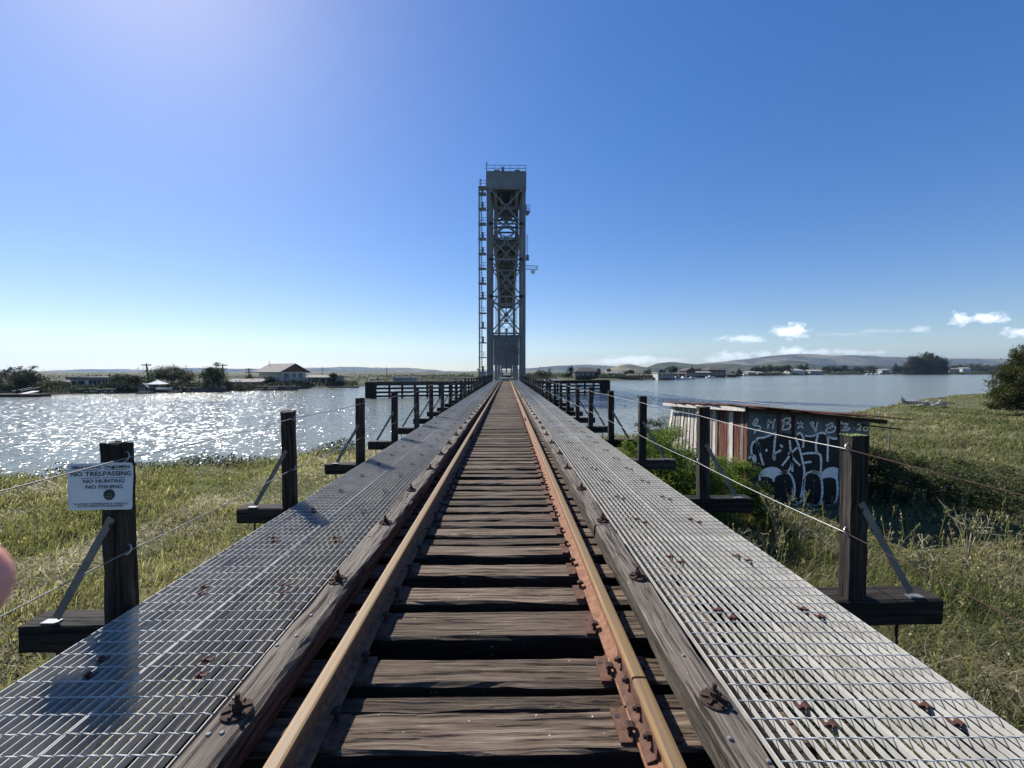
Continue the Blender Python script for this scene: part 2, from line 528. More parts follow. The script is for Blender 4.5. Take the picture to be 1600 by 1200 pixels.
def ground_mat():
    m, t, p = new_mat('bank_soil')
    geo = t.nodes.new('ShaderNodeNewGeometry')
    pos = geo.outputs['Position']
    n1 = noise(t, pos, 0.35, 5.0)
    n2 = noise(t, pos, 5.0, 6.0, 0.65)
    n3 = noise(t, pos, 0.018, 5.0, 0.6)
    a = ramp(t, n2, [(0.3, (0.035, 0.030, 0.018)), (0.5, (0.085, 0.080, 0.036)), (0.72, (0.17, 0.145, 0.075))])
    a = mix(t, ramp(t, n1, [(0.4, (0, 0, 0)), (0.62, (1, 1, 1))]), a, mix(t, n2, (0.030, 0.048, 0.014), (0.10, 0.125, 0.042)))
    b = ramp(t, n3, [(0.32, (0.035, 0.045, 0.018)), (0.5, (0.065, 0.068, 0.030)), (0.68, (0.11, 0.098, 0.055))])
    s = t.nodes.new('ShaderNodeSeparateXYZ')
    link(t, pos, s.inputs[0])
    far = nnode(t, 'ShaderNodeMapRange')
    far.inputs['From Min'].default_value = 70
    far.inputs['From Max'].default_value = 80
    link(t, s.outputs[1], far.inputs['Value'])
    col = mix(t, far.outputs[0], a, b)
    # bare soil under the deck, its shade painted in as darker colour
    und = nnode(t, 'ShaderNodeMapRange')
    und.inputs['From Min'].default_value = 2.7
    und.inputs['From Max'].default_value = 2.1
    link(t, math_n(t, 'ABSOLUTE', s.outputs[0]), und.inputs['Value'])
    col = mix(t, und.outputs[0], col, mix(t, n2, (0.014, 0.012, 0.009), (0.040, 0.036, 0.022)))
    # wet mud along the waterline
    mud = nnode(t, 'ShaderNodeMapRange')
    mud.inputs['From Min'].default_value = -2.72
    mud.inputs['From Max'].default_value = -2.9
    link(t, s.outputs[2], mud.inputs['Value'])
    col = mix(t, mud.outputs[0], col, (0.05, 0.042, 0.032))
    link(t, col, p.inputs['Base Color'])
    p.inputs['Roughness'].default_value = 0.95
    p.inputs['Specular IOR Level'].default_value = 0.15
    bump(t, p, n2, 0.9, 0.08)
    # hills
    for nm, c in (('hill_near', ((0.022, 0.034, 0.016), (0.080, 0.080, 0.038), (0.24, 0.195, 0.105))), ('hill_far', ((0.022, 0.034, 0.026), (0.070, 0.074, 0.048), (0.19, 0.165, 0.10)))):
        m, t, p = new_mat(nm)
        geo = t.nodes.new('ShaderNodeNewGeometry')
        mp = t.nodes.new('ShaderNodeMapping')
        mp.inputs['Scale'].default_value = (1, 0.6, 4)
        link(t, geo.outputs['Position'], mp.inputs['Vector'])
        n = noise(t, mp.outputs[0], 0.0022, 7.0, 0.62)
        n2 = noise(t, mp.outputs[0], 0.02, 5.0, 0.6)
        f = math_n(t, 'ADD', math_n(t, 'MULTIPLY', n, 0.72), math_n(t, 'MULTIPLY', n2, 0.28))
        link(t, ramp(t, f, [(0.41, c[0]), (0.5, c[1]), (0.60, c[2])]), p.inputs['Base Color'])
        p.inputs['Roughness'].default_value = 1.0
        p.inputs['Specular IOR Level'].default_value = 0.0


ground_mat()


def leaf_mat(name, stops, trans=0.3, rough=0.7):
    """leaves and grass: the colour of each leaf from its own stored value"""
    m, t, p = new_mat(name)
    at = t.nodes.new('ShaderNodeAttribute')
    at.attribute_name = 'hue'
    col = ramp(t, at.outputs['Fac'], stops)
    link(t, col, p.inputs['Base Color'])
    p.inputs['Roughness'].default_value = rough
    p.inputs['Specular IOR Level'].default_value = 0.3
    tr = t.nodes.new('ShaderNodeBsdfTranslucent')
    link(t, mix(t, 1.0, col, (1.5, 1.6, 0.9), 'MULTIPLY'), tr.inputs['Color'])
    mx = nnode(t, 'ShaderNodeMixShader', Fac=trans)
    link(t, p.outputs[0], mx.inputs[1])
    link(t, tr.outputs[0], mx.inputs[2])
    link(t, mx.outputs[0], t.nodes['Material Output'].inputs['Surface'])
    return m


leaf_mat('grass_blade', [(0.0, (0.034, 0.054, 0.014)), (0.3, (0.094, 0.116, 0.036)), (0.55, (0.155, 0.146, 0.066)), (0.78, (0.215, 0.188, 0.115)), (1.0, (0.44, 0.395, 0.29))], 0.45)
leaf_mat('leaf_dark', [(0.0, (0.012, 0.020, 0.010)), (0.5, (0.030, 0.045, 0.018)), (1.0, (0.075, 0.090, 0.035))], 0.2)
leaf_mat('leaf_olive', [(0.0, (0.012, 0.016, 0.009)), (0.5, (0.030, 0.036, 0.018)), (1.0, (0.070, 0.074, 0.036))], 0.2)
leaf_mat('leaf_bright', [(0.0, (0.028, 0.052, 0.009)), (0.5, (0.080, 0.122, 0.022)), (1.0, (0.19, 0.235, 0.052))], 0.5)
leaf_mat('leaf_yellow', [(0.0, (0.013, 0.020, 0.006)), (0.5, (0.038, 0.046, 0.012)), (1.0, (0.105, 0.105, 0.028))], 0.22)
leaf_mat('leaf_fringe', [(0.0, (0.016, 0.022, 0.009)), (0.5, (0.050, 0.060, 0.022)), (1.0, (0.125, 0.13, 0.055))], 0.3)
leaf_mat('leaf_weed', [(0.0, (0.05, 0.06, 0.025)), (0.5, (0.13, 0.135, 0.07)), (1.0, (0.30, 0.28, 0.18))], 0.35)

# ------------------------------------------------------------------ mesh helpers


class MB:
    """collects shapes; build() links them as ONE mesh object"""

    def __init__(self):
        self.v, self.f, self.m = [], [], []

    def add(self, vs, fs, mi=0):
        o = len(self.v)
        self.v += [tuple(x) for x in vs]
        self.f += [tuple(i + o for i in f) for f in fs]
        self.m += [mi] * len(fs)
        return self

    def box(self, c, s, mi=0, rot=None):
        x, y, z = s[0] / 2, s[1] / 2, s[2] / 2
        vs = [Vector((a * x, b * y, d * z)) for a in (-1, 1) for b in (-1, 1) for d in (-1, 1)]
        if rot is not None:
            vs = [rot @ q for q in vs]
        c = Vector(c)
        return self.add([q + c for q in vs], [(0, 1, 3, 2), (4, 6, 7, 5), (0, 4, 5, 1), (2, 3, 7, 6), (0, 2, 6, 4), (1, 5, 7, 3)], mi)

    def box2(self, lo, hi, mi=0):
        return self.box([(a + b) / 2 for a, b in zip(lo, hi)], [b - a for a, b in zip(lo, hi)], mi)

    def beam(self, a, b, w, h, mi=0, up=(0, 0, 1)):
        a, b = Vector(a), Vector(b)
        d = b - a
        L = d.length
        d.normalize()
        up = Vector(up)
        s = d.cross(up)
        if s.length < 1e-4:
            s = d.cross(Vector((0, 1, 0)))
        s.normalize()
        u = s.cross(d)
        rot = Matrix((s, d, u)).transposed()
        return self.box((a + b) / 2, (w, L, h), mi, rot)

    def tube(self, pts, r, n=8, mi=0, cap=True):
        pts = [Vector(p) for p in pts]
        rs = r if isinstance(r, (list, tuple)) else [r] * len(pts)
        vs, fs = [], []
        ref = None
        for i, p in enumerate(pts):
            d = (pts[min(i + 1, len(pts) - 1)] - pts[max(i - 1, 0)]).normalized()
            if ref is None:
                ref = Vector((0, 0, 1)) if abs(d.z) < 0.9 else Vector((1, 0, 0))
            s = d.cross(ref).normalized()
            t = s.cross(d)
            ref = t
            for k in range(n):
                a = 2 * PI * k / n
                vs.append(p + (s * math.cos(a) + t * math.sin(a)) * rs[i])
        for i in range(len(pts) - 1):
            for k in range(n):
                k2 = (k + 1) % n
                fs.append((i * n + k, i * n + k2, (i + 1) * n + k2, (i + 1) * n + k))
        if cap:
            fs.append(tuple(range(n - 1, -1, -1)))
            fs.append(tuple((len(pts) - 1) * n + k for k in range(n)))
        return self.add(vs, fs, mi)

    def prism(self, poly, axis, a, b, mi=0):
        """poly: 2-D outline swept along axis from a to b"""
        n = len(poly)

        def at(p, w):
            return {'X': (w, p[0], p[1]), 'Y': (p[0], w, p[1]), 'Z': (p[0], p[1], w)}[axis]
        vs = [at(p, a) for p in poly] + [at(p, b) for p in poly]
        fs = [tuple(range(n)), tuple(range(2 * n - 1, n - 1, -1))]
        fs += [(i, i + n, (i + 1) % n + n, (i + 1) % n) for i in range(n)]
        return self.add(vs, fs, mi)

    def ball(self, c, r, n=10, mi=0, sc=(1, 1, 1)):
        c = Vector(c)
        vs, fs = [], []
        m = max(4, n // 2)
        for i in range(m + 1):
            th = PI * i / m
            for k in range(n):
                ph = 2 * PI * k / n
                vs.append(c + Vector((sc[0] * math.sin(th) * math.cos(ph), sc[1] * math.sin(th) * math.sin(ph), sc[2] * math.cos(th))) * r)
        for i in range(m):
            for k in range(n):
                fs.append((i * n + k, (i + 1) * n + k, (i + 1) * n + (k + 1) % n, i * n + (k + 1) % n))
        return self.add(vs, fs, mi)

    def mesh(self, name, mats, smooth=False):
        me = bpy.data.meshes.new(name)
        me.from_pydata(self.v, [], self.f)
        for m in (mats if isinstance(mats, (list, tuple)) else [mats]):
            me.materials.append(M[m] if isinstance(m, str) else m)
        me.polygons.foreach_set('material_index', self.m)
        if smooth:
            me.polygons.foreach_set('use_smooth', [True] * len(self.f))
        bm = bmesh.new()
        bm.from_mesh(me)
        bmesh.ops.recalc_face_normals(bm, faces=bm.faces)
        bm.to_mesh(me)
        bm.free()
        me.update()
        return me

    def build(self, name, mats, parent=None, loc=(0, 0, 0), smooth=False, rotz=0.0):
        o = bpy.data.objects.new(name, self.mesh(name, mats, smooth))
        C.objects.link(o)
        o.location = loc
        o.rotation_euler = (0, 0, rotz)
        if parent is not None:
            o.parent = parent
        return o


def tag(o, label=None, cat=None, group=None, kind=None):
    if label:
        o['label'] = label
    if cat:
        o['category'] = cat
    if group:
        o['group'] = group
    if kind:
        o['kind'] = kind
    return o


def thing(name, label, cat, loc=(0, 0, 0), rotz=0.0, group=None):
    o = bpy.data.objects.new(name, None)
    o.empty_display_size = 0.2
    C.objects.link(o)
    o.location = loc
    o.rotation_euler = (0, 0, rotz)
    return tag(o, label, cat, group)


def dup(src, parent=None, loc=None, deep=True):
    c = src.copy()
    C.objects.link(c)
    if parent is not None:
        c.parent = parent
    if loc is not None:
        c.location = loc
    if deep:
        for ch in src.children:
            dup(ch, c)
    return c


def hue_mesh(name, V, F_sizes, F_idx, hue_per_vert, mats, smooth=False, midx=None):
    """fast mesh from arrays with a per-point 'hue' value"""
    me = bpy.data.meshes.new(name)
    V = np.asarray(V, dtype=np.float32).reshape(-1, 3)
    me.vertices.add(len(V))
    me.vertices.foreach_set('co', V.ravel())
    me.loops.add(len(F_idx))
    me.loops.foreach_set('vertex_index', np.asarray(F_idx, dtype=np.int32))
    me.polygons.add(len(F_sizes))
    st = np.concatenate(([0], np.cumsum(F_sizes)[:-1])).astype(np.int32)
    me.polygons.foreach_set('loop_start', st)
    me.polygons.foreach_set('loop_total', np.asarray(F_sizes, dtype=np.int32))
    at = me.attributes.new('hue', 'FLOAT', 'POINT')
    at.data.foreach_set('value', np.asarray(hue_per_vert, dtype=np.float32))
    for m in mats:
        me.materials.append(M[m])
    if midx is not None:
        me.polygons.foreach_set('material_index', np.asarray(midx, dtype=np.int32))
    me.update(calc_edges=True)
    me.validate()
    return me


def quads_mesh(name, Q, hue, mat):
    Q = np.asarray(Q, dtype=np.float32)
    n = len(Q)
    return hue_mesh(name, Q.reshape(-1, 3), np.full(n, 4), np.arange(4 * n), np.repeat(hue, 4), [mat])


def leaves(rng, cen, size, up=0.3):
    """a small bent-looking rhombus for every centre"""
    n = len(cen)
    d = rng.normal(size=(n, 3))
    d[:, 2] += up
    d /= np.linalg.norm(d, axis=1, keepdims=True)
    e = rng.normal(size=(n, 3))
    e -= (e * d).sum(1, keepdims=True) * d
    e /= np.linalg.norm(e, axis=1, keepdims=True)
    s = (size * rng.uniform(0.6, 1.35, n))[:, None]
    return np.stack([cen - d * s, cen + e * s * 0.42, cen + d * s, cen - e * s * 0.42], axis=1)


def crown_points(rng, c, rad, n, nclump, spread=0.3, low=-0.75, hollow=0.45):
    """leaf centres gathered in clumps spread over an uneven crown"""
    c, rad = np.array(c, float), np.array(rad, float)
    d = rng.normal(size=(nclump * 3, 3))
    d /= np.linalg.norm(d, axis=1, keepdims=True)
    d = d[d[:, 2] > low][:nclump]
    rr = rng.uniform(hollow, 1.0, len(d)) ** 0.7
    lump = 1 + 0.16 * np.sin(d[:, 0] * 5 + c[0]) + 0.13 * np.sin(d[:, 1] * 6 + d[:, 2] * 4 + c[1])
    cl = c + d * (rr * lump)[:, None] * rad
    w = rng.uniform(0.5, 1.5, len(cl))
    k = rng.choice(len(cl), n, p=w / w.sum())
    off = rng.normal(size=(n, 3)) * spread * rad.mean() * (0.6 + 0.6 * rng.random(len(cl)))[k][:, None]
    off[:, 2] *= 0.7
    return cl[k] + off, rng.random(len(cl))[k], cl
# ================================================================== the setting: ground, water, hills
SHX = np.array([-900, -400, -120, -60, -40, -19.2, -14.8, -8.9, -3, 3, 8.5, 20, 40.6, 49, 63, 87, 120, 300, 900.0])
SHY = np.array([-260, -110, -14, 6, 12.5, 15.6, 17.4, 19.4, 21.5, 23.5, 26.5, 33, 46, 53, 63.5, 76, 84, 120, 240.0])
FARP = np.array([-2400, -400, 0, 80, 180, 350, 400, 480, 560, 620, 700, 760, 830, 880, 940, 1000, 1060, 1100, 1200, 1300, 1420, 1550, 1800, 4000.0])
FARZ = np.array([60, 70, 80, 82, 88, 95, 100, 112, 128, 160, 200, 260, 300, 240, 225, 230, 260, 330, 480, 620, 650, 640, 640, 500.0])


def vnoise(x, y, s, seed=0):
    """smooth value noise in [-1, 1]"""
    x, y = np.asarray(x, float) / s + 1000, np.asarray(y, float) / s + 1000
    xi, yi = np.floor(x).astype(np.int64), np.floor(y).astype(np.int64)
    fx, fy = x - xi, y - yi
    fx, fy = fx * fx * (3 - 2 * fx), fy * fy * (3 - 2 * fy)

    def h(a, b):
        n = (a * 374761393 + b * 668265263 + seed * 974711) & 0x7fffffff
        n = ((n ^ (n >> 13)) * 1274126177) & 0x7fffffff
        return ((n ^ (n >> 16)) & 0xffff) / 32767.5 - 1
    return (h(xi, yi) * (1 - fx) + h(xi + 1, yi) * fx) * (1 - fy) + (h(xi, yi + 1) * (1 - fx) + h(xi + 1, yi + 1) * fx) * fy


def shore_d(x, y):
    """metres inland of the near waterline (negative over the water)"""
    s = np.interp(x, SHX, SHY) - y + 0.5 * vnoise(x, y, 2.3, 4) + 0.9 * vnoise(x, y, 6.5, 5)
    return s * 0.8


def far_d(x, y):
    px = 792 + 660 * (x - CAM.x) / np.maximum(y, 1.0)
    return np.where(y > 30, y - np.interp(px, FARP, FARZ) * (1 + 0.02 * vnoise(x, y, 14, 8)), -500)


def ground_z(x, y):
    x, y = np.asarray(x, float), np.asarray(y, float)
    s, f = shore_d(x, y), far_d(x, y)
    near = -3.0 + 0.95 * (1 - np.exp(-np.maximum(s, 0) / 1.5)) + 0.10 * vnoise(x, y, 3.1, 1) * np.clip(s, 0, 1) + 0.14 * vnoise(x, y, 9, 2) * np.clip(s, 0, 1)
    far = -3.0 + 1.15 * (1 - np.exp(-np.maximum(f, 0) / 3.0)) + 0.25 * vnoise(x, y, 25, 3) * np.clip(f / 4, 0, 1) + np.clip((f - 60) / 900, 0, 1) * 2.0
    bed = -3.0 + 0.3 * np.maximum(np.maximum(s, f), -5)
    return np.where(s > 0, near, np.where(f > 0, far, bed))


def make_ground():
    rr = np.concatenate((np.linspace(0.2, 4, 8, endpoint=False), 4 * (1.038 ** np.arange(0, 216))))
    rr = np.append(rr, 12500)
    an = np.concatenate((np.linspace(-180, -66, 60, endpoint=False), np.linspace(-66, 66, 400, endpoint=False), np.linspace(66, 180, 60, endpoint=False)))
    A, Rr = np.meshgrid(np.radians(an), rr)
    X, Y = np.sin(A) * Rr, np.cos(A) * Rr
    Z = ground_z(X, Y)
    Z = np.where(Rr > 9000, -4.0, Z)
    na, nr = len(an), len(rr)
    V = np.stack((X, Y, Z), -1).reshape(-1, 3)
    i, j = np.meshgrid(np.arange(nr - 1), np.arange(na), indexing='ij')
    j2 = (j + 1) % na
    F = np.stack((i * na + j, i * na + j2, (i + 1) * na + j2, (i + 1) * na + j), -1).reshape(-1, 4)
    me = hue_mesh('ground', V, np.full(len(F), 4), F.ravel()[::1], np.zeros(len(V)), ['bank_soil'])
    me.polygons.foreach_set('use_smooth', [True] * len(me.polygons))
    o = bpy.data.objects.new('ground', me)
    C.objects.link(o)
    tag(o, kind='structure')
    if me.polygons[1000].normal.z < 0:
        me.flip_normals()


make_ground()
w = MB()
w.add([(-12000, -400, WATER), (12000, -400, WATER), (12000, 9000, WATER), (-12000, 9000, WATER)], [(0, 1, 2, 3)])
tag(w.build('water', 'water'), kind='structure')


def hill_range(name, Z, depth, prof, mat, seed, rough=0.12):
    """a real range of hills: crest heights from (column, row) as seen, swept over its depth"""
    px = np.linspace(prof[0][0], prof[-1][0], 420)
    cr = np.interp(px, [p[0] for p in prof], [p[1] for p in prof])
    ker = np.hanning(9)
    cr = np.convolve(np.pad(cr, 4, 'edge'), ker / ker.sum(), 'valid')
    H = np.maximum((581 - cr) / 660 * Z + CAM.z, -2)
    nd = 40
    tt = np.linspace(0, 1, nd)
    shape = np.sin(np.clip(tt / 0.62, 0, 1) * PI / 2) ** 1.3 * np.where(tt > 0.62, np.cos((tt - 0.62) / 0.38 * PI / 2), 1)
    yy = Z + (tt - 0.62) * depth
    X = (px[None, :] - 792) / 660 * Z * np.ones((nd, 1)) * (0.75 + 0.25 * yy[:, None] / Z)
    Y = yy[:, None] * np.ones((1, len(px)))
    n = vnoise(X, Y * 0.7, depth * 0.16, seed) + 0.5 * vnoise(X, Y, depth * 0.07, seed + 1) + 0.25 * vnoise(X, Y, depth * 0.03, seed + 2)
    hh = shape[:, None] * H[None, :]
    Zz = -6 + hh + n * rough * hh.max() * (shape * (1 - np.exp(-((tt - 0.62) / 0.16) ** 2)))[:, None] * 0.8 + 6 * shape[:, None]
    V = np.stack((X, Y, Zz), -1).reshape(-1, 3)
    m = len(px)
    i, j = np.meshgrid(np.arange(nd - 1), np.arange(m - 1), indexing='ij')
    F = np.stack((i * m + j, i * m + j + 1, (i + 1) * m + j + 1, (i + 1) * m + j), -1).reshape(-1, 4)
    me = hue_mesh(name, V, np.full(len(F), 4), F.ravel(), np.zeros(len(V)), [mat])
    me.polygons.foreach_set('use_smooth', [True] * len(me.polygons))
    o = bpy.data.objects.new(name, me)
    C.objects.link(o)
    return tag(o, kind='structure')


hill_range('hills', 5200, 1500, [(-500, 572), (-200, 571), (0, 577), (60, 581), (110, 584), (150, 577), (185, 577), (230, 579), (290, 576), (330, 575), (400, 578), (480, 575.5), (520, 574), (555, 573), (590, 575),
                                  (640, 574.5), (690, 580), (745, 581), (800, 577), (860, 573), (905, 569.5), (950, 571), (965, 573), (1010, 575), (1060, 572), (1100, 568), (1140, 564), (1175, 560), (1215, 555), (1250, 552.5), (1275, 553), (1300, 556), (1330, 554.5),
                                  (1370, 557), (1410, 558), (1460, 560), (1500, 560), (1560, 560), (1650, 563), (1800, 566), (2200, 570)], 'hill_far', 11)
hill_range('hills', 3000, 700, [(905, 584), (940, 581), (960, 574), (975, 569), (985, 569), (1000, 573), (1012, 574), (1030, 567), (1050, 565.5), (1068, 568), (1090, 569), (1120, 568), (1150, 568.5), (1175, 571), (1200, 568), (1225, 564), (1242, 563), (1262, 569), (1290, 573), (1330, 572), (1380, 570), (1420, 573), (1520, 572), (1620, 574), (1800, 576)], 'hill_near', 23)

# ------------------------------------------------------------------ grass and low growth on both banks


def blade_field(rng, roots, h, wdt, hue, lean=0.45, flat=None):
    n = len(roots)
    az = rng.uniform(0, 2 * PI, n)
    ln = np.abs(rng.normal(0, lean, n)) + 0.08
    if flat is not None:
        ln = np.where(flat, rng.uniform(1.2, 2.6, n), ln)
    d = np.stack((np.cos(az), np.sin(az), np.zeros(n)), 1)
    wind = np.array([0.22, -0.05, 0])
    sd = np.stack((-np.sin(az + rng.normal(0, .5, n)), np.cos(az), np.zeros(n)), 1)
    h = h[:, None]
    wv = wdt[:, None] / 2
    mid = roots + d * h * ln[:, None] * 0.28 + wind * h * 0.25 + np.array([0, 0, 0.58]) * h
    tip = roots + d * h * ln[:, None] + wind * h + np.array([0, 0, 1.0]) * h * np.maximum(1 - 0.28 * np.minimum(ln, 1.4) - np.where(ln > 1.15, .34, 0), .12)[:, None]
    V = np.stack((roots - sd * wv, roots + sd * wv, mid - sd * wv * 0.8, mid + sd * wv * 0.8, tip), 1)
    base = (np.arange(n) * 5)[:, None]
    F = np.concatenate((base + np.array([0, 1, 3, 2]), base + np.array([2, 3, 4])), 1).ravel()
    sizes = np.tile([4, 3], n)
    hv = np.clip(np.repeat(hue, 5) + np.tile([-0.10, -0.10, 0, 0, 0.10], n), 0, 1)
    return V.reshape(-1, 3), sizes, F, hv


def bank_hue(rng, x, y, side):
    """where it is green and where it has dried: patches, greener near the water and by the bridge"""
    n = vnoise(x, y, 3.4, 31) * 0.55 + vnoise(x, y, 0.9, 32) * 0.5 + vnoise(x, y, 8.5, 33) * 0.5
    s = shore_d(x, y)
    if side < 0:
        b = 0.77 + 0.44 * n
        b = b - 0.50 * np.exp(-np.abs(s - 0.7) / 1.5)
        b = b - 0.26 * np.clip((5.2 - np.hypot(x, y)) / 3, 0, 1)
    else:
        b = 0.63 + 0.42 * n + 0.10 * np.clip((y - 14) / 16, 0, 1)
        b = b - 0.25 * np.exp(-np.abs(s - 2) / 4.0)
    return np.clip(b + rng.normal(0, 0.17, len(x)), 0, 1)


def grass(side, n, seed, xr, name='grass'):
    rng = np.random.default_rng(seed)
    # more blades near the camera: sample range by inverse distance
    r = 2.6 * (xr / 2.6) ** rng.random(n * 3)
    th = rng.uniform(R(8), R(82), n * 3) * side
    x, y = np.sin(th) * r, np.cos(th) * r
    keep = (shore_d(x, y) > 0.05) & (np.abs(x) > 2.25) & (y > 0.8)
    # under the deck only a sparse growth
    keep &= (np.abs(x) > 2.2) | (rng.random(n * 3) < 0.35)
    # inside and under the shed nothing grows
    keep &= ~((x > 6.1) & (x < 9.5) & (y > 10.6) & (y < 15.4))
    keep &= rng.random(n * 3) < 0.52 + 0.55 * vnoise(x, y, 1.6, 41) + 0.35 * vnoise(x, y, 0.6, 42)
    x, y, r = x[keep][:n], y[keep][:n], r[keep][:n]
    z = ground_z(x, y) - 0.02
    patch = 0.75 + 0.45 * vnoise(x, y, 2.6, 51) + 0.25 * vnoise(x, y, 0.9, 52)
    h = np.clip(0.78 + 1.25 * (patch - 0.75), 0.22, 1.5) * rng.uniform(0.10, 0.40, len(x)) * (1.05 if side > 0 else 0.92)
    h *= np.where(rng.random(len(x)) < 0.06, 1.55, 1.0)
    if side < 0:
        h *= 1 + .7 * np.exp(-np.abs(shore_d(x, y) - .7) / 1.0)
    wdt = np.clip(0.0012 * r, 0.0045, 0.12) * rng.uniform(0.7, 1.5, len(x))
    h = h * np.clip(1 - (r - 25) / 70, 0.4, 1)
    hue = bank_hue(rng, x, y, side)
    flat = (vnoise(x, y, 1.3, 71) + .6 * vnoise(x, y, .5, 72) > (.05 if side < 0 else .25)) & (rng.random(len(x)) < .75)
    hue = np.where(flat, np.clip(hue + .12, 0, 1), hue)
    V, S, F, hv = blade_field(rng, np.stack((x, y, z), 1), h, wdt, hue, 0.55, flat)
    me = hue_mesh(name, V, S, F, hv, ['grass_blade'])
    o = bpy.data.objects.new(name, me)
    C.objects.link(o)
    return tag(o, kind='stuff')


grass(-1, 230000, 3, 34)
grass(1, 380000, 4, 130)


def seed_stalks(side, n, seed):
    """taller dry stems with seed heads standing above the grass"""
    rng = np.random.default_rng(seed)
    Q, hue = [], []
    r = 3.5 * (26 / 3.5) ** rng.random(n)
    th = rng.uniform(R(18), R(78), n) * side
    x, y = np.sin(th) * r, np.cos(th) * r
    ok = (shore_d(x, y) > 0.5) & (np.abs(x) > 3.0) & ~((x > 5.8) & (x < 9.6) & (y > 10.3) & (y < 15.6))
    x, y, r = x[ok], y[ok], r[ok]
    z = ground_z(x, y)
    for i in range(len(x)):
        h = rng.uniform(0.28, 0.62) if side < 0 else rng.uniform(0.35, 0.85)
        b = np.array([x[i], y[i], z[i]])
        t = b + np.array([rng.normal(0, .12) + 0.06, rng.normal(0, .12), h])
        k = rng.integers(7, 14)
        f = rng.uniform(0.6, 1.0, k)[:, None]
        c = b + (t - b) * f + rng.normal(0, .012, (k, 3))
        Q.append(leaves(rng, c, 0.022 + 0.0006 * r[i], 1.5))
        hue.append(np.clip(rng.normal(0.72, .15, k), 0, 1))
        wv = 0.003 + 0.0003 * r[i]
        s = np.array([wv, 0, 0])
        Q.append(np.array([[b - s, b + s, t + s * .6, t - s * .6]]))
        hue.append(np.array([0.62]))
    me = quads_mesh('grass', np.concatenate(Q), np.concatenate(hue), 'grass_blade')
    o = bpy.data.objects.new('grass', me)
    C.objects.link(o)
    tag(o, kind='stuff')



def mounds(side, n, seed):
    """low broad leaved weeds in clumps between the grasses"""
    rng = np.random.default_rng(seed)
    r = 3.0 * (30 / 3.0) ** rng.random(n)
    th = rng.uniform(R(12), R(80), n) * side
    x, y = np.sin(th) * r, np.cos(th) * r
    ok = (shore_d(x, y) > 0.15) & (np.abs(x) > 2.5) & ~((x > 5.8) & (x < 9.6) & (y > 10.3) & (y < 15.6)) & (vnoise(x, y, 2.2, 91) > -.15)
    x, y, r = x[ok], y[ok], r[ok]
    k = 46
    cx, cy = np.repeat(x, k), np.repeat(y, k)
    w = np.repeat(rng.uniform(.08, .30, len(x)), k)
    px, py = cx + rng.normal(0, 1, len(cx)) * w, cy + rng.normal(0, 1, len(cx)) * w
    pz = ground_z(px, py) + np.repeat(rng.uniform(.12, .42, len(x)), k) * rng.random(len(px)) ** .7
    hue = np.clip(np.repeat(rng.uniform(.05, .75, len(x)), k) + rng.normal(0, .16, len(px)), 0, 1)
    me = quads_mesh('weeds', leaves(rng, np.stack((px, py, pz), 1), .016 + .0009 * np.repeat(r, k), .9), hue, 'leaf_weed')
    o = bpy.data.objects.new('weeds', me)
    C.objects.link(o)
    tag(o, kind='stuff')



def fringe(n, seed):
    """dark shrubby growth along the near waterline"""
    rng = np.random.default_rng(seed)
    x = rng.uniform(-34, -2.5, n)
    y = np.interp(x, SHX, SHY) - rng.uniform(.0, 2.6, n)
    lump = np.clip(.35 + .75 * vnoise(x, y, 1.9, 95) + .3 * vnoise(x, y, .7, 96), 0, 1.2)
    z = ground_z(x, y) + rng.random(n) ** .8 * .85 * lump
    hue = np.clip(.20 + .35 * vnoise(x, y, 1.2, 97) + rng.normal(0, .17, n), 0, 1)
    ok = (lump > .06) & (shore_d(x, y) > -.1)
    me = quads_mesh('weeds', leaves(rng, np.stack((x, y, z), 1)[ok], .045, .9), hue[ok], 'leaf_fringe')
    o = bpy.data.objects.new('weeds', me)
    C.objects.link(o)
    tag(o, kind='stuff')


fringe(42000, 65)
mounds(-1, 1500, 63)
mounds(1, 2200, 64)
seed_stalks(-1, 2600, 61)
seed_stalks(1, 1300, 62)

# ================================================================== the bridge deck
TIE_TOP = -0.170
Z_END = 77.5


def worn_bar(L, w, h, rng, axis='X', seg=14, jit=0.006, cham=0.016):
    """a squared timber with rubbed corners: centred on its length, top at z = 0"""
    prof = [(-w / 2, -h + cham), (-w / 2, -h * .5), (-w / 2, -cham), (-w / 2 + cham, 0), (-w * .2, 0), (w * .2, 0), (w / 2 - cham, 0), (w / 2, -cham), (w / 2, -h * .5), (w / 2, -h + cham), (w / 2 - cham, -h), (-w / 2 + cham, -h)]
    m = MB()
    n = len(prof)
    vs = []
    drift = rng.normal(0, jit, (n, 2))
    for i in range(seg + 1):
        x = -L / 2 + L * i / seg
        drift = 0.6 * drift + rng.normal(0, jit, (n, 2)) * 0.8
        for k, (a, b) in enumerate(prof):
            q = (a + drift[k, 0], b + drift[k, 1] * (0.5 if 3 <= k <= 6 else 1))
            vs.append((x, q[0], q[1]) if axis == 'X' else (q[0], x, q[1]) if axis == 'Y' else (q[0], q[1], x))
    fs = []
    for i in range(seg):
        for k in range(n):
            fs.append((i * n + k, i * n + (k + 1) % n, (i + 1) * n + (k + 1) % n, (i + 1) * n + k))
    fs.append(tuple(range(n)))
    fs.append(tuple(seg * n + k for k in range(n)))
    m.add(vs, fs)
    return m


rng = np.random.default_rng(7)
random.seed(7)
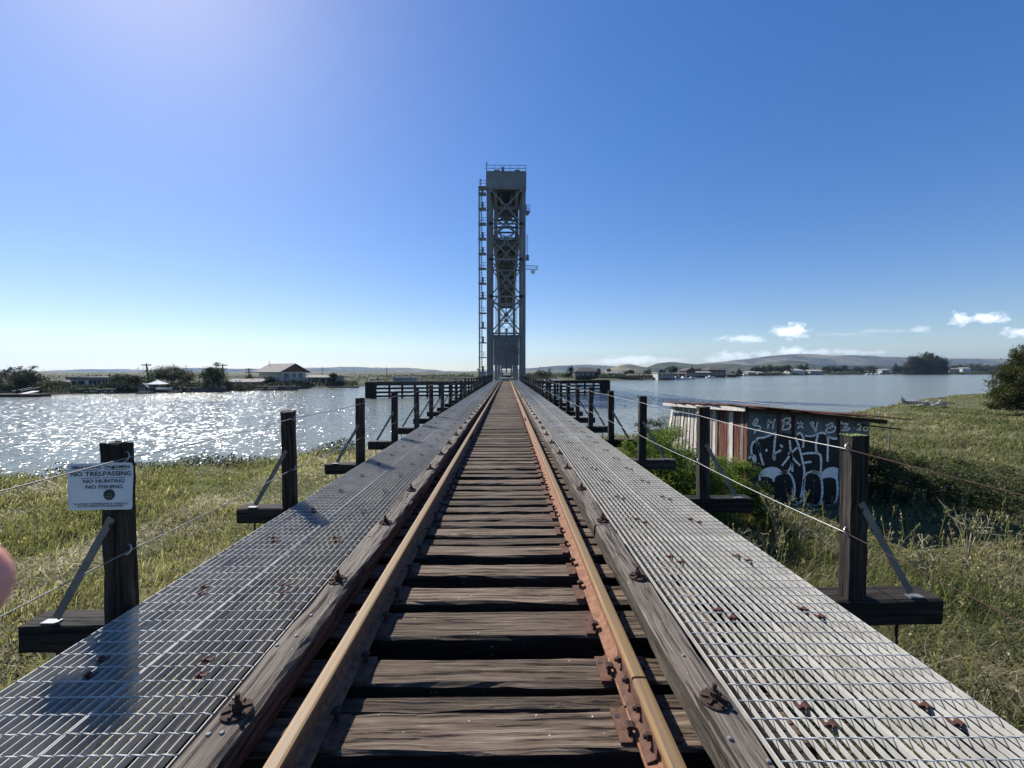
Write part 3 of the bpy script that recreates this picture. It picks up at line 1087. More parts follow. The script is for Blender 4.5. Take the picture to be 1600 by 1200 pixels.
# ---- ties: (front edge, width, drop of its top) for the near ones as seen, then on by the same habit
ties = [(0.62, .20, 0), (0.95, .21, 0), (1.22, .10, .02), (1.40, .20, 0), (1.77, .225, 0), (2.005, .10, .012), (2.17, .205, 0), (2.56, .21, 0), (2.775, .105, .022), (2.955, .22, 0), (3.335, .22, 0), (3.72, .215, 0), (3.985, .14, .01), (4.17, .20, 0),
        (4.47, .13, .01), (4.62, .20, 0)]
y = 4.90
while y < Z_END - 0.3:
    if random.random() < 0.22:
        ties.append((y, random.uniform(.09, .12), random.uniform(.005, .03)))
        y += 0.115 + random.uniform(0, .05)
    ww = random.uniform(.18, .225)
    ties.append((y, ww, random.uniform(0, .006)))
    y += ww + random.uniform(.05, .165)
ORD = ['first', 'second', 'third', 'fourth', 'fifth', 'sixth', 'seventh', 'eighth', 'ninth', 'tenth', 'eleventh', 'twelfth']

# tie plate with its shoulders (z = 0 on the tie), spike separately
pl = MB()
pl.box((0, 0, 0.007), (0.275, 0.19, 0.014))
pl.box((-0.079, 0, 0.019), (0.012, 0.186, 0.010))
pl.box((0.079, 0, 0.019), (0.012, 0.186, 0.010))
for sx in (-0.118, 0.118):
    pl.box((sx, 0.045, 0.0148), (0.020, 0.020, 0.0016), 1)
PLATE = pl.mesh('tie_plate', ['rust', 'dark_metal'])
sp = MB()
sp.box((0, 0, 0.012), (0.017, 0.017, 0.05))
sp.prism([(-0.020, 0.036), (0.016, 0.036), (0.020, 0.044), (0.010, 0.054), (-0.012, 0.052), (-0.026, 0.042)], 'Y', -0.017, 0.017)
SPIKE = sp.mesh('spike', 'rust_dark')

bars = [worn_bar(3.0, 0.2, 0.2, np.random.default_rng(100 + i), seg=26, jit=0.0045) for i in range(6)]
bar_me = [b.mesh('railway_tie', 'tie_wood') for b in bars]
bar_big = [worn_bar(3.0, 0.2, 0.2, np.random.default_rng(120 + i), seg=8, jit=0.004).mesh('railway_tie', 'tie_wood') for i in range(4)]
for i, (y0, ww, drop) in enumerate(ties):
    nearby = y0 < 8
    me = random.choice(bar_me if nearby else bar_big)
    o = bpy.data.objects.new('railway_tie', me)
    C.objects.link(o)
    o.location = (random.uniform(-.03, .03), y0 + ww / 2, TIE_TOP - drop)
    o.scale = (1 if random.random() < .5 else -1, ww / 0.2, 1)
    o.rotation_euler.z = random.gauss(0, .006)
    thin = ww < 0.15
    if y0 < 1.3:
        lab = 'weathered wooden tie at the near end of the track, below the frame edge'
    elif i < 16:
        k = ORD[i - 3] if i - 3 < 12 else 'thirteenth'
        lab = f'{"thin dark" if thin else "broad weathered brown"} wooden railway tie, {k} in the track from the camera'
    elif y0 < 20:
        lab = ('narrow plank tie' if thin else 'full width wooden tie') + ' in the middle run of track before the ties blur together'
    else:
        lab = 'small weathered wooden tie in the far run of track towards the lift tower'
    tag(o, lab, 'railway tie', 'wooden ties between the rails')
    if drop > 0.008 or thin:
        continue
    for sx in (-1, 1):
        if y0 > 45:
            break
        p_ = bpy.data.objects.new('tie_plate', PLATE)
        C.objects.link(p_)
        p_.parent = o
        p_.location = ((sx * 0.755 - o.location.x) * o.scale.x, random.uniform(-.01, .01) / o.scale.y, 0.0005)
        p_.scale = (1, 1 / o.scale.y, 1)
        if y0 < 22:
            for ex in (-1, 1):
                s_ = bpy.data.objects.new('spike', SPIKE)
                C.objects.link(s_)
                s_.parent = p_
                s_.location = (ex * 0.087, random.choice((-.05, .05)) + random.uniform(-.01, .01), 0.013 + random.choice((0, 0, .008)))
                s_.rotation_euler.z = 0 if ex > 0 else PI

# ---- rails
RP = [(-.070, -.155), (.070, -.155), (.070, -.145), (.022, -.131), (.009, -.115), (.008, -.052), (.017, -.040), (.035, -.032), (.036, -.010), (.031, -.003), (.020, 0.0), (-.020, 0.0), (-.031, -.003), (-.036, -.010), (-.035, -.032), (-.017, -.040), (-.008, -.052), (-.009, -.115), (-.022, -.131), (-.070, -.145)]
head_edges = {8, 9, 10, 11, 12}


def rail_seg(L):
    m = MB()
    n = len(RP)
    k = max(2, int(L / 0.5))
    vs = [(a, L * i / k, b) for i in range(k + 1) for a, b in RP]
    for i in range(k):
        for e in range(n):
            m.f.append((i * n + e, i * n + (e + 1) % n, (i + 1) * n + (e + 1) % n, (i + 1) * n + e))
            m.m.append(0 if e in head_edges else 1)
    m.v = vs
    m.f += [tuple(range(n)), tuple(k * n + e for e in range(n))]
    m.m += [1, 1]
    return m


ab = MB()        # joint bar: an angle plate along the web
ab.prism([(.010, -.050), (.020, -.050), (.024, -.118), (.062, -.134), (.062, -.142), (.012, -.120)], 'Y', -.31, .31)
ANGLE = ab.mesh('joint_bar', 'rust')
jb = MB()
jb.tube([(0, 0, 0), (.022, 0, 0)], .017, 6)
jb.tube([(.022, 0, 0), (.036, 0, 0)], .010, 8)
JBOLT = jb.mesh('joint_bolt', 'rust_dark')


def add_joint(o, y, sides=(-1, 1)):
    for sx in sides:
        a = bpy.data.objects.new('joint_bar', ANGLE)
        C.objects.link(a)
        a.parent = o
        a.location = (0, y, 0)
        a.scale = (sx, 1, 1)
        for by in (-.24, -.09, .09, .24):
            b = bpy.data.objects.new('joint_bolt', JBOLT)
            C.objects.link(b)
            b.parent = a
            b.location = (.020, by, -.085)


for sx, starts, where in ((-1, [-1.8, 10.1, 22.0, 33.9, 45.8, 57.7, 69.6], 'on the sign side'), (1, [-9.92, 1.985, 13.9, 25.8, 37.7, 49.6, 61.5, 73.4], 'on the shed side')):
    nm = {0: 'nearest length', 1: 'second length', 2: 'third length'}
    for i, y0 in enumerate(starts):
        y1 = starts[i + 1] if i + 1 < len(starts) else 81.0
        if y0 < -5:
            y0 = -1.8
        o = rail_seg(y1 - y0 - 0.014).build('rail', ['rail_head', 'rail_web'], None, (sx * 0.755, y0, 0))
        lab = f'{nm[i]} of rusty steel rail {where}' if i < 3 else f'rusty rail length {where} running far out to the tower'
        tag(o, lab, 'rail', 'rusty rail lengths of the track')
        if i > 0 and i < 4:
            add_joint(o, 0.0)

# ---- guard timbers with bolts
wash = MB()
n = 20
vs = []
for rr_, zz in ((.062, 0.0), (.062, .010), (.052, .013)):
    vs += [(rr_ * math.cos(2 * PI * k / n), rr_ * math.sin(2 * PI * k / n), zz) for k in range(n)]
wash.add(vs, [(a * n + k, a * n + (k + 1) % n, (a + 1) * n + (k + 1) % n, (a + 1) * n + k) for a in range(2) for k in range(n)] + [tuple(2 * n + k for k in range(n))])
for k in range(6):
    a = 2 * PI * k / 6
    d = Vector((math.cos(a), math.sin(a), 0))
    wash.beam(d * .018 + Vector((0, 0, .016)), d * .055 + Vector((0, 0, .014)), .012, .012)
wash.tube([(0, 0, .010), (0, 0, .026)], .026, 12)
WASHER = wash.mesh('washer', 'rust_dark')
nut = MB()
nut.tube([(0, 0, .026), (0, 0, .048)], .021, 6)
nut.tube([(0, 0, .048), (0.004, 0, .078)], .0105, 8)
NUT = nut.mesh('nut', 'rust_dark')
nl = MB()
nl.ball((0, 0, 0), .011, 8, 0, (1, 1, .7))
NAIL = nl.mesh('nail', 'galvanised_worn')

GW = 0.168
for sx, joints, where in ((-1, [-1.2, 6.55, 11.4, 16.3, 21.2, 26.1, 31, 36, 41, 46, 51, 56, 61, 66, 71, 77.4], 'sign side'), (1, [-1.2, 4.0, 8.9, 13.8, 18.7, 23.6, 28.5, 33.4, 38, 43, 48, 53, 58, 63, 68, 73, 77.4], 'shed side')):
    bolts = [(-0.9 + 1.135 * k) + (0.02 if sx < 0 else 0.06) + 0.4 for k in range(70)]
    for i in range(len(joints) - 1):
        y0, y1 = joints[i], joints[i + 1]
        L = y1 - y0 - 0.012
        o = worn_bar(L, GW, 0.165, np.random.default_rng(300 + i + (50 if sx > 0 else 0)), 'Y', max(10, int(L / (0.12 if y0 < 9 else 0.5))), 0.0055, 0.018).build('guard_timber', 'guard_wood', None, (sx * 1.048, (y0 + y1) / 2, random.uniform(-.004, .003)))
        if i < 3:
            lab = f'{["nearest", "second", "third"][i]} long grey guard timber beside the rail on the {where}'
        else:
            lab = f'long grey guard timber in the far run beside the rail on the {where}'
        tag(o, lab, 'guard timber', 'guard timbers along the rails')
        for by in bolts:
            if y0 + .1 < by < y1 - .1 and by < 60:
                wq = bpy.data.objects.new('washer', WASHER)
                C.objects.link(wq)
                wq.parent = o
                wq.location = (random.uniform(-.015, .02) * sx, by - (y0 + y1) / 2, 0.001)
                wq.rotation_euler.z = random.random() * 3
                nq = bpy.data.objects.new('nut', NUT)
                C.objects.link(nq)
                nq.parent = wq
        if y0 < 9:
            for k in range(int(L * 3.2)):
                q = bpy.data.objects.new('nail', NAIL)
                C.objects.link(q)
                q.parent = o
                q.location = (random.uniform(-.065, .065), random.uniform(-L / 2, L / 2), 0.002)

# ---- steel grating walkways: two rows of panels on each side
PITCH = 0.1016
G_TOP = -0.055


def grating(L, w, nb, fine, bar=.027):
    m = MB()
    xs = [-(w / 2) + w * k / (nb - 1) for k in range(nb)]
    rg = np.random.default_rng(int(w * 1000) + (1 if fine else 0))
    for k, x in enumerate(xs):
        th = 0.0040 if 0 < k < nb - 1 else 0.0055
        seg = 16 if fine else 4
        jx = np.cumsum(rg.normal(0, .0005, seg + 1))
        jx -= np.linspace(jx[0], jx[-1], seg + 1)
        jz = rg.normal(0, .0007, seg + 1)
        vs, fs = [], []
        for i in range(seg + 1):
            yv = L * i / seg
            for (a, b) in ((-th / 2, 0), (th / 2, 0), (th / 2, -bar), (-th / 2, -bar)):
                vs.append((x + a + jx[i], yv, b + jz[i]))
        for i in range(seg):
            for e in range(4):
                fs.append((i * 4 + e, i * 4 + (e + 1) % 4, i * 4 + 4 + (e + 1) % 4, i * 4 + 4 + e))
        fs += [(0, 1, 2, 3), (seg * 4, seg * 4 + 1, seg * 4 + 2, seg * 4 + 3)]
        m.add(vs, fs)
    for r_ in range(int(L / PITCH)):
        yv = PITCH * (r_ + .5)
        if fine:                # twisted square rod, a little wavy
            pts = [(xs[0] + (xs[-1] - xs[0]) * q / (2 * nb), yv + rg.normal(0, .0009), 0.0006 + rg.normal(0, .0006)) for q in range(2 * nb + 1)]
            vs, fs = [], []
            for i, p_ in enumerate(pts):
                for e in range(4):
                    a = PI / 2 * e + i * 0.6
                    vs.append((p_[0], p_[1] + .0040 * math.cos(a), p_[2] + .0036 * math.sin(a)))
            for i in range(len(pts) - 1):
                for e in range(4):
                    fs.append((i * 4 + e, i * 4 + (e + 1) % 4, i * 4 + 4 + (e + 1) % 4, i * 4 + 4 + e))
            m.add(vs, fs)
        else:
            m.box((0, yv, 0), (w, .0066, .0054))
    return m


cl = MB()          # saddle clip: two ears over neighbouring bars and a bolt in the dip
CLS = 1
cl.prism([(-.034, .003), (-.018, .005), (-.009, -.012), (.009, -.012), (.018, .005), (.034, .003), (.034, .008), (.016, .010), (.006, -.007), (-.006, -.007), (-.016, .010), (-.034, .008)], 'Y', -.020, .020)
cl.tube([(0, 0, -.008), (0, 0, .004)], .011, 6)
CLIP = cl.mesh('saddle_clip', 'clip_rust')

PL = 4.78
fine_me, coarse_me = {}, {}
for sx, where in ((-1, 'sign side'), (1, 'shed side')):
    rows = ((1.185, 1.725, 12, 'inner'), (1.737, 2.285, 12, 'outer'))
    for (xa, xb, nb, rn) in rows:
        bar_h = .036 if sx < 0 else .027
        fine_me[rn] = grating(PL - .01, xb - xa, nb, True, bar_h).mesh('grating_panel', 'galvanised')
        coarse_me[rn] = grating(PL - .01, xb - xa, nb, False, bar_h).mesh('grating_panel', 'galvanised')
        for i in range(17):
            y0 = -1.35 + (0.0 if sx < 0 else 0.45) + PL * i
            if y0 > 75:
                break
            o = bpy.data.objects.new('grating_panel', (fine_me if i < 3 else coarse_me)[rn])
            C.objects.link(o)
            o.location = (sx * (xa + xb) / 2, y0, G_TOP + random.uniform(-.003, .003))
            if i < 3:
                lab = f'{["nearest", "second", "third"][i]} steel grating panel of the {rn} row, walkway on the {where}'
            else:
                lab = f'steel grating panel in the far part of the {rn} row, walkway on the {where}'
            tag(o, lab, 'grating', 'steel grating panels of the two walkways')
            if i < 4:
                w_ = xb - xa
                bp_ = w_ / (nb - 1)
                for k in range(6):
                    for q in (0, 1):
                        c = bpy.data.objects.new('saddle_clip', CLIP)
                        C.objects.link(c)
                        c.parent = o
                        c.location = (-w_ / 2 + bp_ * (5.5 + q) - bp_ * 0.0, 0.33 + .78 * k + .10 * (1 - q) + random.uniform(-.015, .015), 0.002)
                        c.rotation_euler.z = random.uniform(-.2, .2)
                        c.scale = (.85, .8, .85)

# ---- bearers under the walkways and stringers under the ties
for sx, where in ((-1, 'sign side'), (1, 'shed side')):
    for (xa, wd) in ((1.30, .10), (2.16, .10)):
        m = worn_bar(Z_END + 1.2, wd, .075, np.random.default_rng(int(xa * 10)), 'Y', 60, 0.003, .008)
        o = m.build('walkway_bearer', 'creosote', None, (sx * xa, (Z_END - 1.2) / 2, G_TOP - (.043 if sx < 0 else .030)))
        tag(o, f'long dark timber bearer under the {"inner" if xa < 2 else "outer"} edge of the walkway on the {where}', 'bearer')
for sx in (-1, 1):
    o = worn_bar(Z_END + 1.6, .62, .42, np.random.default_rng(5), 'Y', 40, 0.005, .02).build('stringer', 'creosote', None, (sx * 0.755, (Z_END - 1.6) / 2, TIE_TOP - 0.205))
    tag(o, f'dark stringer beam carrying the ties under the rail on the {"sign" if sx < 0 else "shed"} side', 'stringer')

# ---- rail posts on long outrigger ties, a strap brace, staples for the cables
PW, PD = 0.136, 0.104


def make_post(seed, sx):
    rg = np.random.default_rng(seed)
    t = thing('cable_post', 'x', 'post')
    dx = 0.0 if sx < 0 else 0.235
    ob = worn_bar(1.62 + dx * .5, .20, .185, rg, 'X', 10, .004, .012).build('outrigger', 'beam_wood', t, (sx * (2.19 + dx * .75), 0, 0))
    h = 1.17
    pm = MB()
    prof = [(-PW / 2, -PD / 2), (-PW / 2 + .01, -PD / 2 - .002), (PW / 2 - .012, -PD / 2), (PW / 2, -PD / 2 + .012), (PW / 2, PD / 2 - .01), (PW / 2 - .01, PD / 2), (-PW / 2 + .01, PD / 2), (-PW / 2, PD / 2 - .01)]
    vs, fs = [], []
    nseg = 10
    tw = rg.normal(0, .006)
    for i in range(nseg + 1):
        z = h * i / nseg
        for (a, b) in prof:
            vs.append((a + rg.normal(0, .0022) + tw * z, b + rg.normal(0, .0022), z + (rg.normal(0, .006) if i == nseg else 0)))
    k = len(prof)
    for i in range(nseg):
        for e in range(k):
            fs.append((i * k + e, i * k + (e + 1) % k, (i + 1) * k + (e + 1) % k, (i + 1) * k + e))
    fs += [tuple(range(k)), tuple(nseg * k + e for e in range(k))]
    pm.add(vs, fs)
    px_ = sx * (2.385 + dx)
    pm.build('upright', 'post_wood', t, (px_, -0.045, 0))
    bm_ = MB()
    top = Vector((px_ + sx * .005, -.045 - PD / 2 - .006, .70))
    bot = Vector((sx * (2.80 + dx), -.06, 0.030))
    bm_.beam(top, bot, .048, .007, 0, (0, 1, 0))
    bm_.box((sx * (2.83 + dx), -.06, .006), (.10, .05, .008))
    bm_.tube([top + Vector((0, -.010, -.05)), top + Vector((0, .004, -.05))], .014, 6, 1)
    bm_.build('brace', ['galvanised_worn', 'rust_dark'], t)
    for zz in (1.085, .485):
        q = MB()
        pts = [(px_ - sx * (PW / 2 + .002) + sx * .012 - sx * .030 * math.sin(a), -.045 + .0 + .028 * math.cos(a) * .4 - .03, zz + .030 * math.cos(a)) for a in np.linspace(0.1, PI - .1, 9)]
        q.tube(pts, .0045, 6)
        q.build('staple', 'wire_bright', t)
    rd = MB()
    rd.tube([(sx * (2.84 + dx * .6), -.02, -.19), (sx * (2.82 + dx * .6), -.02, -.62)], .010, 6)
    rd.build('tie_rod', 'rust_dark', t)
    return t


wob = random.Random(3)
near_lab = {-1: 'sign side', 1: 'shed side'}
post_y = {-1: [], 1: []}
for sx in (-1, 1):
    protos = [make_post(500 + 10 * k + sx, sx) for k in range(4)]
    for i in range(31):
        y0 = (2.80 if sx < 0 else 3.00) + 2.385 * i
        if y0 > 75.5:
            break
        t = protos[i] if i < 4 else dup(protos[i % 4])
        t.location = (wob.uniform(-.015, .015) - (.115 if sx < 0 and i else 0), y0 + wob.uniform(-.03, .03), TIE_TOP + .002)
        t.rotation_euler = (wob.uniform(-.008, .008), wob.uniform(-.008, .008), wob.uniform(-.01, .01))
        post_y[sx].append(t.location.y - .045)
        if i == 0:
            lab = 'dark timber post carrying the white no trespassing sign' if sx < 0 else 'thick dark timber post with a mossy top in front of the graffiti wall'
        elif i == 1 and sx > 0:
            lab = 'dark timber post before the white plank side of the shed'
        elif i < 12:
            lab = f'{ORD[i]} dark timber cable post from the camera, walkway on the {near_lab[sx]}'
        else:
            lab = f'dark timber cable post in the far row, walkway on the {near_lab[sx]}'
        tag(t, lab, 'post', 'timber posts with cables along the walkways')
        if i == 0 and sx > 0:      # moss cap on the nearest post
            ms = MB()
            rg = np.random.default_rng(77)
            for k in range(70):
                ms.ball((2.62 + rg.uniform(-PW / 2, PW / 2), -.045 + rg.uniform(-PD / 2, PD / 2), 1.172), rg.uniform(.003, .007), 6)
            ms.build('moss', 'moss', t)

# ---- cables
for sx in (-1, 1):
    for zc, which in ((0.915, 'upper'), (0.315, 'lower')):
        pts = []
        ys = [-1.9] + post_y[sx] + [77.0]
        for a, b in zip(ys[:-1], ys[1:]):
            for k in range(6):
                f = k / 6
                sag = 0.016 if a > 0 else 0.045
                pts.append((sx * (2.385 + ((0 if a < 1 else .115 * min(1, (a - 2.7 + (b - a) * f) / 2.3)) if sx < 0 else .235) - PW / 2 - .010), a + (b - a) * f, zc - sag * 4 * f * (1 - f)))
        pts.append((sx * 2.28, 77.0, zc))
        o = bpy.data.objects.new('cable', MB().tube(pts, .0038, 7).mesh('cable', ['wire_bright' if sx > 0 else 'galvanised_worn', 'rust_dark'], True))
        C.objects.link(o)
        if sx > 0:                  # the length past the nearest post has rusted
            for f_ in o.data.polygons:
                if f_.center.y < post_y[1][0] - .05:
                    f_.material_index = 1
        tag(o, f'{which} wire cable strung through the posts of the walkway on the {near_lab[sx]}', 'cable', 'wire cables strung along the walkways')

# ---- pile bents carrying the trestle
for i in range(13):
    yb = 3.4 + 5.9 * i
    gz = float(ground_z(0.0, yb))
    t = thing('pile_bent', f'dark timber pile bent under the track, {ORD[i] if i < 12 else "thirteenth"} from the camera', 'pile bent', (0, yb, gz), 0, 'pile bents under the track')
    m = MB()
    m.box2((-2.0, -.16, TIE_TOP - .205 - .425 - .34 - gz), (2.0, .16, TIE_TOP - .205 - .425 - gz))
    m.build('cap_beam', 'creosote', t)
    for xx in (-1.6, -.6, .6, 1.6):
        q = MB()
        q.tube([(xx * 1.14, 0, -.8), (xx, 0, TIE_TOP - .205 - .425 - .34 - gz)], [.19, .16], 10)
        q.build('pile', 'creosote', t)
# ================================================================== the lift bridge
def tower(name, label, Zf, detail=True, mat='bridge_paint'):
    """a steel lift tower standing over the track; local y = 0 on its near face"""
    t = thing(name, label, 'lift tower', (0, Zf, 0), 0, 'lift bridge towers')
    HW, D, LW = 3.22, 8.2, 0.62
    lev = [-1.0, 5.6, 8.55, 15.3, 22.05, 28.5, 34.8]          # floor, knee, levels of the struts
    zt = 37.85
    for ly in (0.31, D):
        for sx in (-1, 1):
            m = MB()
            # built-up column: two plates with a lighter flange
            m.box2((sx * HW - LW / 2, ly - .30, -1.2), (sx * HW + LW / 2, ly + .30, lev[-1] + .3))
            m.box2((sx * HW - LW / 2 - .04, ly - .34, -1.2), (sx * HW - LW / 2 + .06, ly + .34, lev[-1] + .3))
            m.box2((sx * HW + LW / 2 - .06, ly - .34, -1.2), (sx * HW + LW / 2 + .04, ly + .34, lev[-1] + .3))
            m.build('column', mat, t)
    for ly in (-.02, D):
        sgn = -1 if ly < 1 else 1
        for z in lev[2:6]:
            m = MB()
            m.box2((-HW + LW / 2, ly - .10, z - .14), (HW - LW / 2, ly + .10, z + .14))
            m.build('strut', mat, t)
        for k in range(2, 6):
            a, b = lev[k] + .14, lev[k + 1] - .14
            for s in (-1, 1):
                m = MB()
                yo = ly + sgn * (.02 if s < 0 else .0)
                m.beam((-s * (HW - LW / 2 - .05), yo, a), (s * (HW - LW / 2 - .05), yo, b), .20, .24, 0, (0, 1, 0))
                m.build('brace', mat, t)
            MB().box((0, ly + sgn * .12, (a + b) / 2), (.75, .04, .75), 0, Matrix.Rotation(PI / 4, 3, 'Y')).build('gusset', mat, t)
            for s in (-1, 1):
                for zz in (a, b):
                    MB().box((s * (HW - .45), ly + sgn * .14, zz), (.62, .04, .8)).build('gusset', mat, t)
        # vertical hanger in the lowest braced panel
        m = MB()
        m.box2((-.09, ly - .09, (lev[2] + lev[3]) / 2), (.09, ly + .09, lev[3] - .14))
        m.build('hanger', mat, t)
        # portal knee bracing above the track
        z2, z1 = lev[2], lev[2] - 1.9
        m = MB()
        m.beam((-HW + LW / 2, ly, z1 - 1.9), (-1.55, ly, z1), .17, .22, 0, (0, 1, 0))
        m.beam((HW - LW / 2, ly, z1 - 1.9), (1.55, ly, z1), .17, .22, 0, (0, 1, 0))
        m.beam((-1.55, ly + .01, z1), (0, ly, z2 - .1), .17, .22, 0, (0, 1, 0))
        m.beam((1.55, ly + .01, z1), (0, ly, z2 - .1), .17, .22, 0, (0, 1, 0))
        m.beam((-1.55, ly - .01, z1), (-HW + LW / 2, ly, z2 - .2), .15, .18, 0, (0, 1, 0))
        m.beam((1.55, ly - .01, z1), (HW - LW / 2, ly, z2 - .2), .15, .18, 0, (0, 1, 0))
        m.box2((-1.55, ly - .09, z1 - .10), (1.55, ly + .09, z1 + .10))
        m.build('portal_bracing', mat, t)
    for sx in (-1, 1):                         # side faces
        for k in range(1, 6):
            a, b = lev[k], lev[k + 1]
            m = MB()
            m.box2((sx * HW - .1, .65, b - .13), (sx * HW + .1, D - .35, b + .13))
            m.beam((sx * HW, .6, a), (sx * HW, D - .3, b), .15, .2, 0, (1, 0, 0))
            m.beam((sx * HW + .03, D - .3, a), (sx * HW + .03, .6, b), .15, .2, 0, (1, 0, 0))
            m.build('side_bracing', mat, t)
        m = MB()                               # guide rails for the counterweight just inside the columns
        m.box2((sx * 2.76 - .21, 2.1, -.6), (sx * 2.76 + .21, 2.4, lev[-1]))
        m.box2((sx * 2.72 - .20, 5.6, -.6), (sx * 2.72 + .20, 5.9, lev[-1]))
        m.build('guide_rail', mat, t)
        m = MB()                               # wide dark posts beside the portal opening
        m.box2((sx * 2.05 - .30, 7.0, -.9), (sx * 2.05 + .30, 7.5, 2.9))
        m.build('portal_post', mat, t)
    # sheave girders and plated head
    m = MB()
    m.box2((-3.52, -.15, 34.85), (3.52, 0.1, zt))
    for xx in (-1.35, 1.35):
        m.box2((xx - .05, -.20, 34.85), (xx + .05, -.15, zt))
    m.box2((-3.56, -.24, zt - .12), (3.56, .2, zt + .05))
    m.box2((-3.56, -.24, 34.75), (3.56, .2, 34.92))
    m.box2((-3.62, D + .1, 34.85), (3.62, D + .35, zt))
    for sx in (-1, 1):
        m.box2((sx * 3.55 - .12, .1, 34.85), (sx * 3.55 + .12, D + .1, zt))
    m.box2((-3.5, .1, zt - .3), (3.5, D + .1, zt - .15))
    m.build('head_house', mat, t)
    for sx in (-1, 1):
        for yy in (2.3, 5.8):
            q = MB()
            q.tube([(sx * 2.0 - .3, yy, 35.2), (sx * 2.0 + .3, yy, 35.2)], 1.5, 28)
            q.build('sheave', mat, t)
    m = MB()
    for sx in (-1, 1):
        for yy in (2.0, 2.4, 5.6, 6.0):
            m.box2((sx * .95 - .13, yy - .1, 33.0), (sx * .95 + .13, yy + .1, 34.85))
    m.box2((-2.9, 4.0, 32.8), (2.9, 4.3, 33.15))
    for zz in (33.6, 34.2):
        m.box2((-2.9, 6.6, zz), (2.9, 6.8, zz + .25))
    m.build('sheave_bearer', mat, t)
    m = MB()                                    # top railing
    ring = [(-3.6, -.2), (3.6, -.2), (3.6, D + .3), (-3.6, D + .3)]
    for i in range(4):
        a, b = ring[i], ring[(i + 1) % 4]
        for hh in (.55, 1.1):
            m.beam((*a, zt + hh), (*b, zt + hh), .07, .07)
        nn = 5
        for k in range(nn):
            xx, yy = a[0] + (b[0] - a[0]) * k / nn, a[1] + (b[1] - a[1]) * k / nn
            m.box((xx, yy, zt + .55), (.08, .08, 1.1))
    m.build('top_railing', mat, t)
    for (xa, xb, ya, yb, hh) in ((-2.1, -1.2, .6, 1.5, .62), (1.6, 2.5, .6, 1.5, .62), (-.85, -.35, .3, .8, .95)):
        m = MB()
        m.box2((xa, ya, zt + .02), (xb, yb, zt + hh))
        m.box2((xa - .04, ya - .04, zt + hh), (xb + .04, yb + .04, zt + hh + .05))
        m.build('machinery_box', mat, t)
    m = MB()
    m.tube([(-3.55, -.15, zt), (-3.55, -.15, zt + 1.35)], .06, 6)
    m.ball((-3.55, -.15, zt + 1.5), .17, 8)
    m.build('beacon', 'dark_metal', t)
    if detail:
        # ladder column on the water side: posts, landings, ladders with hoops
        x0, x1 = -5.05, -3.72
        m = MB()
        for xx in (x0, x0 + .55):
            m.box2((xx - .06, .9, -.6), (xx + .06, 1.02, 35.5))
        m.box2((x0 - .06, 1.9, -.6), (x0 + .06, 2.02, 35.5))
        m.build('stair_post', mat, t)
        z = 1.4
        k = 0
        while z < 35:
            q = MB()
            q.box2((x0 - .1, .7, z - .09), (x1, 2.1, z + .06))
            for hh in (.5, 1.0):
                q.beam((x0, .8, z + hh), (x1, .8, z + hh), .06, .06)
            q.box2((x1 - .5, .78, z), (x1 - .42, .86, z + 1.0))
            q.build('landing', mat, t)
            lx = x0 + .30
            q = MB()
            for s in (-.2, .2):
                q.box2((lx + s - .05, 1.25, z), (lx + s + .05, 1.31, min(35.5, z + 2.75)))
            for r_ in range(9):
                q.box2((lx - .2, 1.26, z + .2 + .3 * r_), (lx + .2, 1.30, z + .29 + .3 * r_))
            q.build('ladder', mat, t)
            if k % 3 != 1:
                q = MB()
                q.box2((x0 + .62, .95, z + .06), (x0 + .86, 1.3, z + 1.15))
                q.build('cable_box', mat, t)
            z += 2.75
            k += 1
        q = MB()
        q.box2((x0 + .3, .8, 35.5), (x0 + .4, .9, 37.0))
        q.box2((x0 - .1, .7, 35.4), (x1 + .3, 2.2, 35.6))
        for hh in (.5, 1.0):
            q.beam((x0, .75, 35.6 + hh), (x1, .75, 35.6 + hh), .06, .06)
        q.build('upper_landing', mat, t)
        q = MB()                                # control cabinet at the foot
        q.box2((x0 + .1, .6, -.5), (x1 - .1, 1.9, 1.2))
        q.box2((x0 + .05, .55, 1.2), (x1 - .05, 1.95, 1.32))
        q.tube([(x0 - .1, .7, -.4), (x0 - .1, .7, 1.7)], .05, 6)
        q.ball((x0 - .25, .7, 1.9), .2, 8)
        q.build('cabinet', 'wall_grey', t)
        q = MB()                                # platform basket high on the other side
        q.box2((3.65, .4, 30.6), (4.15, 1.6, 31.0))
        q.box2((3.65, .4, 31.0), (3.72, 1.6, 32.2))
        for hh in (.5, 1.1):
            q.beam((3.7, .45, 31 + hh), (4.35, .45, 31 + hh), .06, .06)
        for xx in (3.75, 4.0, 4.3):
            q.box2((xx - .04, .42, 31), (xx + .04, .5, 32.15))
        q.box2((3.65, .4, 30.95), (4.38, 1.7, 31.06))
        q.build('side_platform', mat, t)
        q = MB()
        for s in (3.78, 3.98):
            q.box2((s - .025, .6, 23.0), (s + .025, .66, 26.8))
        for r_ in range(13):
            q.box2((3.78, .61, 23.1 + r_ * .29), (3.98, .65, 23.16 + r_ * .29))
        q.build('side_ladder', mat, t)
        q = MB()
        q.box2((3.65, .4, 22.1), (4.2, 1.1, 23.0))
        q.build('side_box', mat, t)
        q = MB()                                # little outrigger truss with a round signal lamp
        xs = np.linspace(3.7, 5.75, 5)
        for zz in (20.35, 21.15):
            q.beam((3.65, .6, zz), (5.8, .6, zz - (.0 if zz < 21 else .15)), .07, .07)
        for a, b in zip(xs[:-1], xs[1:]):
            q.beam((a, .6, 20.35), (b, .6, 21.05), .05, .05)
            q.beam((a, .6, 21.1), (b, .6, 20.35), .05, .05)
        q.box2((5.72, .57, 20.3), (5.8, .63, 21.15))
        lb = q.build('lamp_bracket', 'dark_metal', t)
        q = MB()
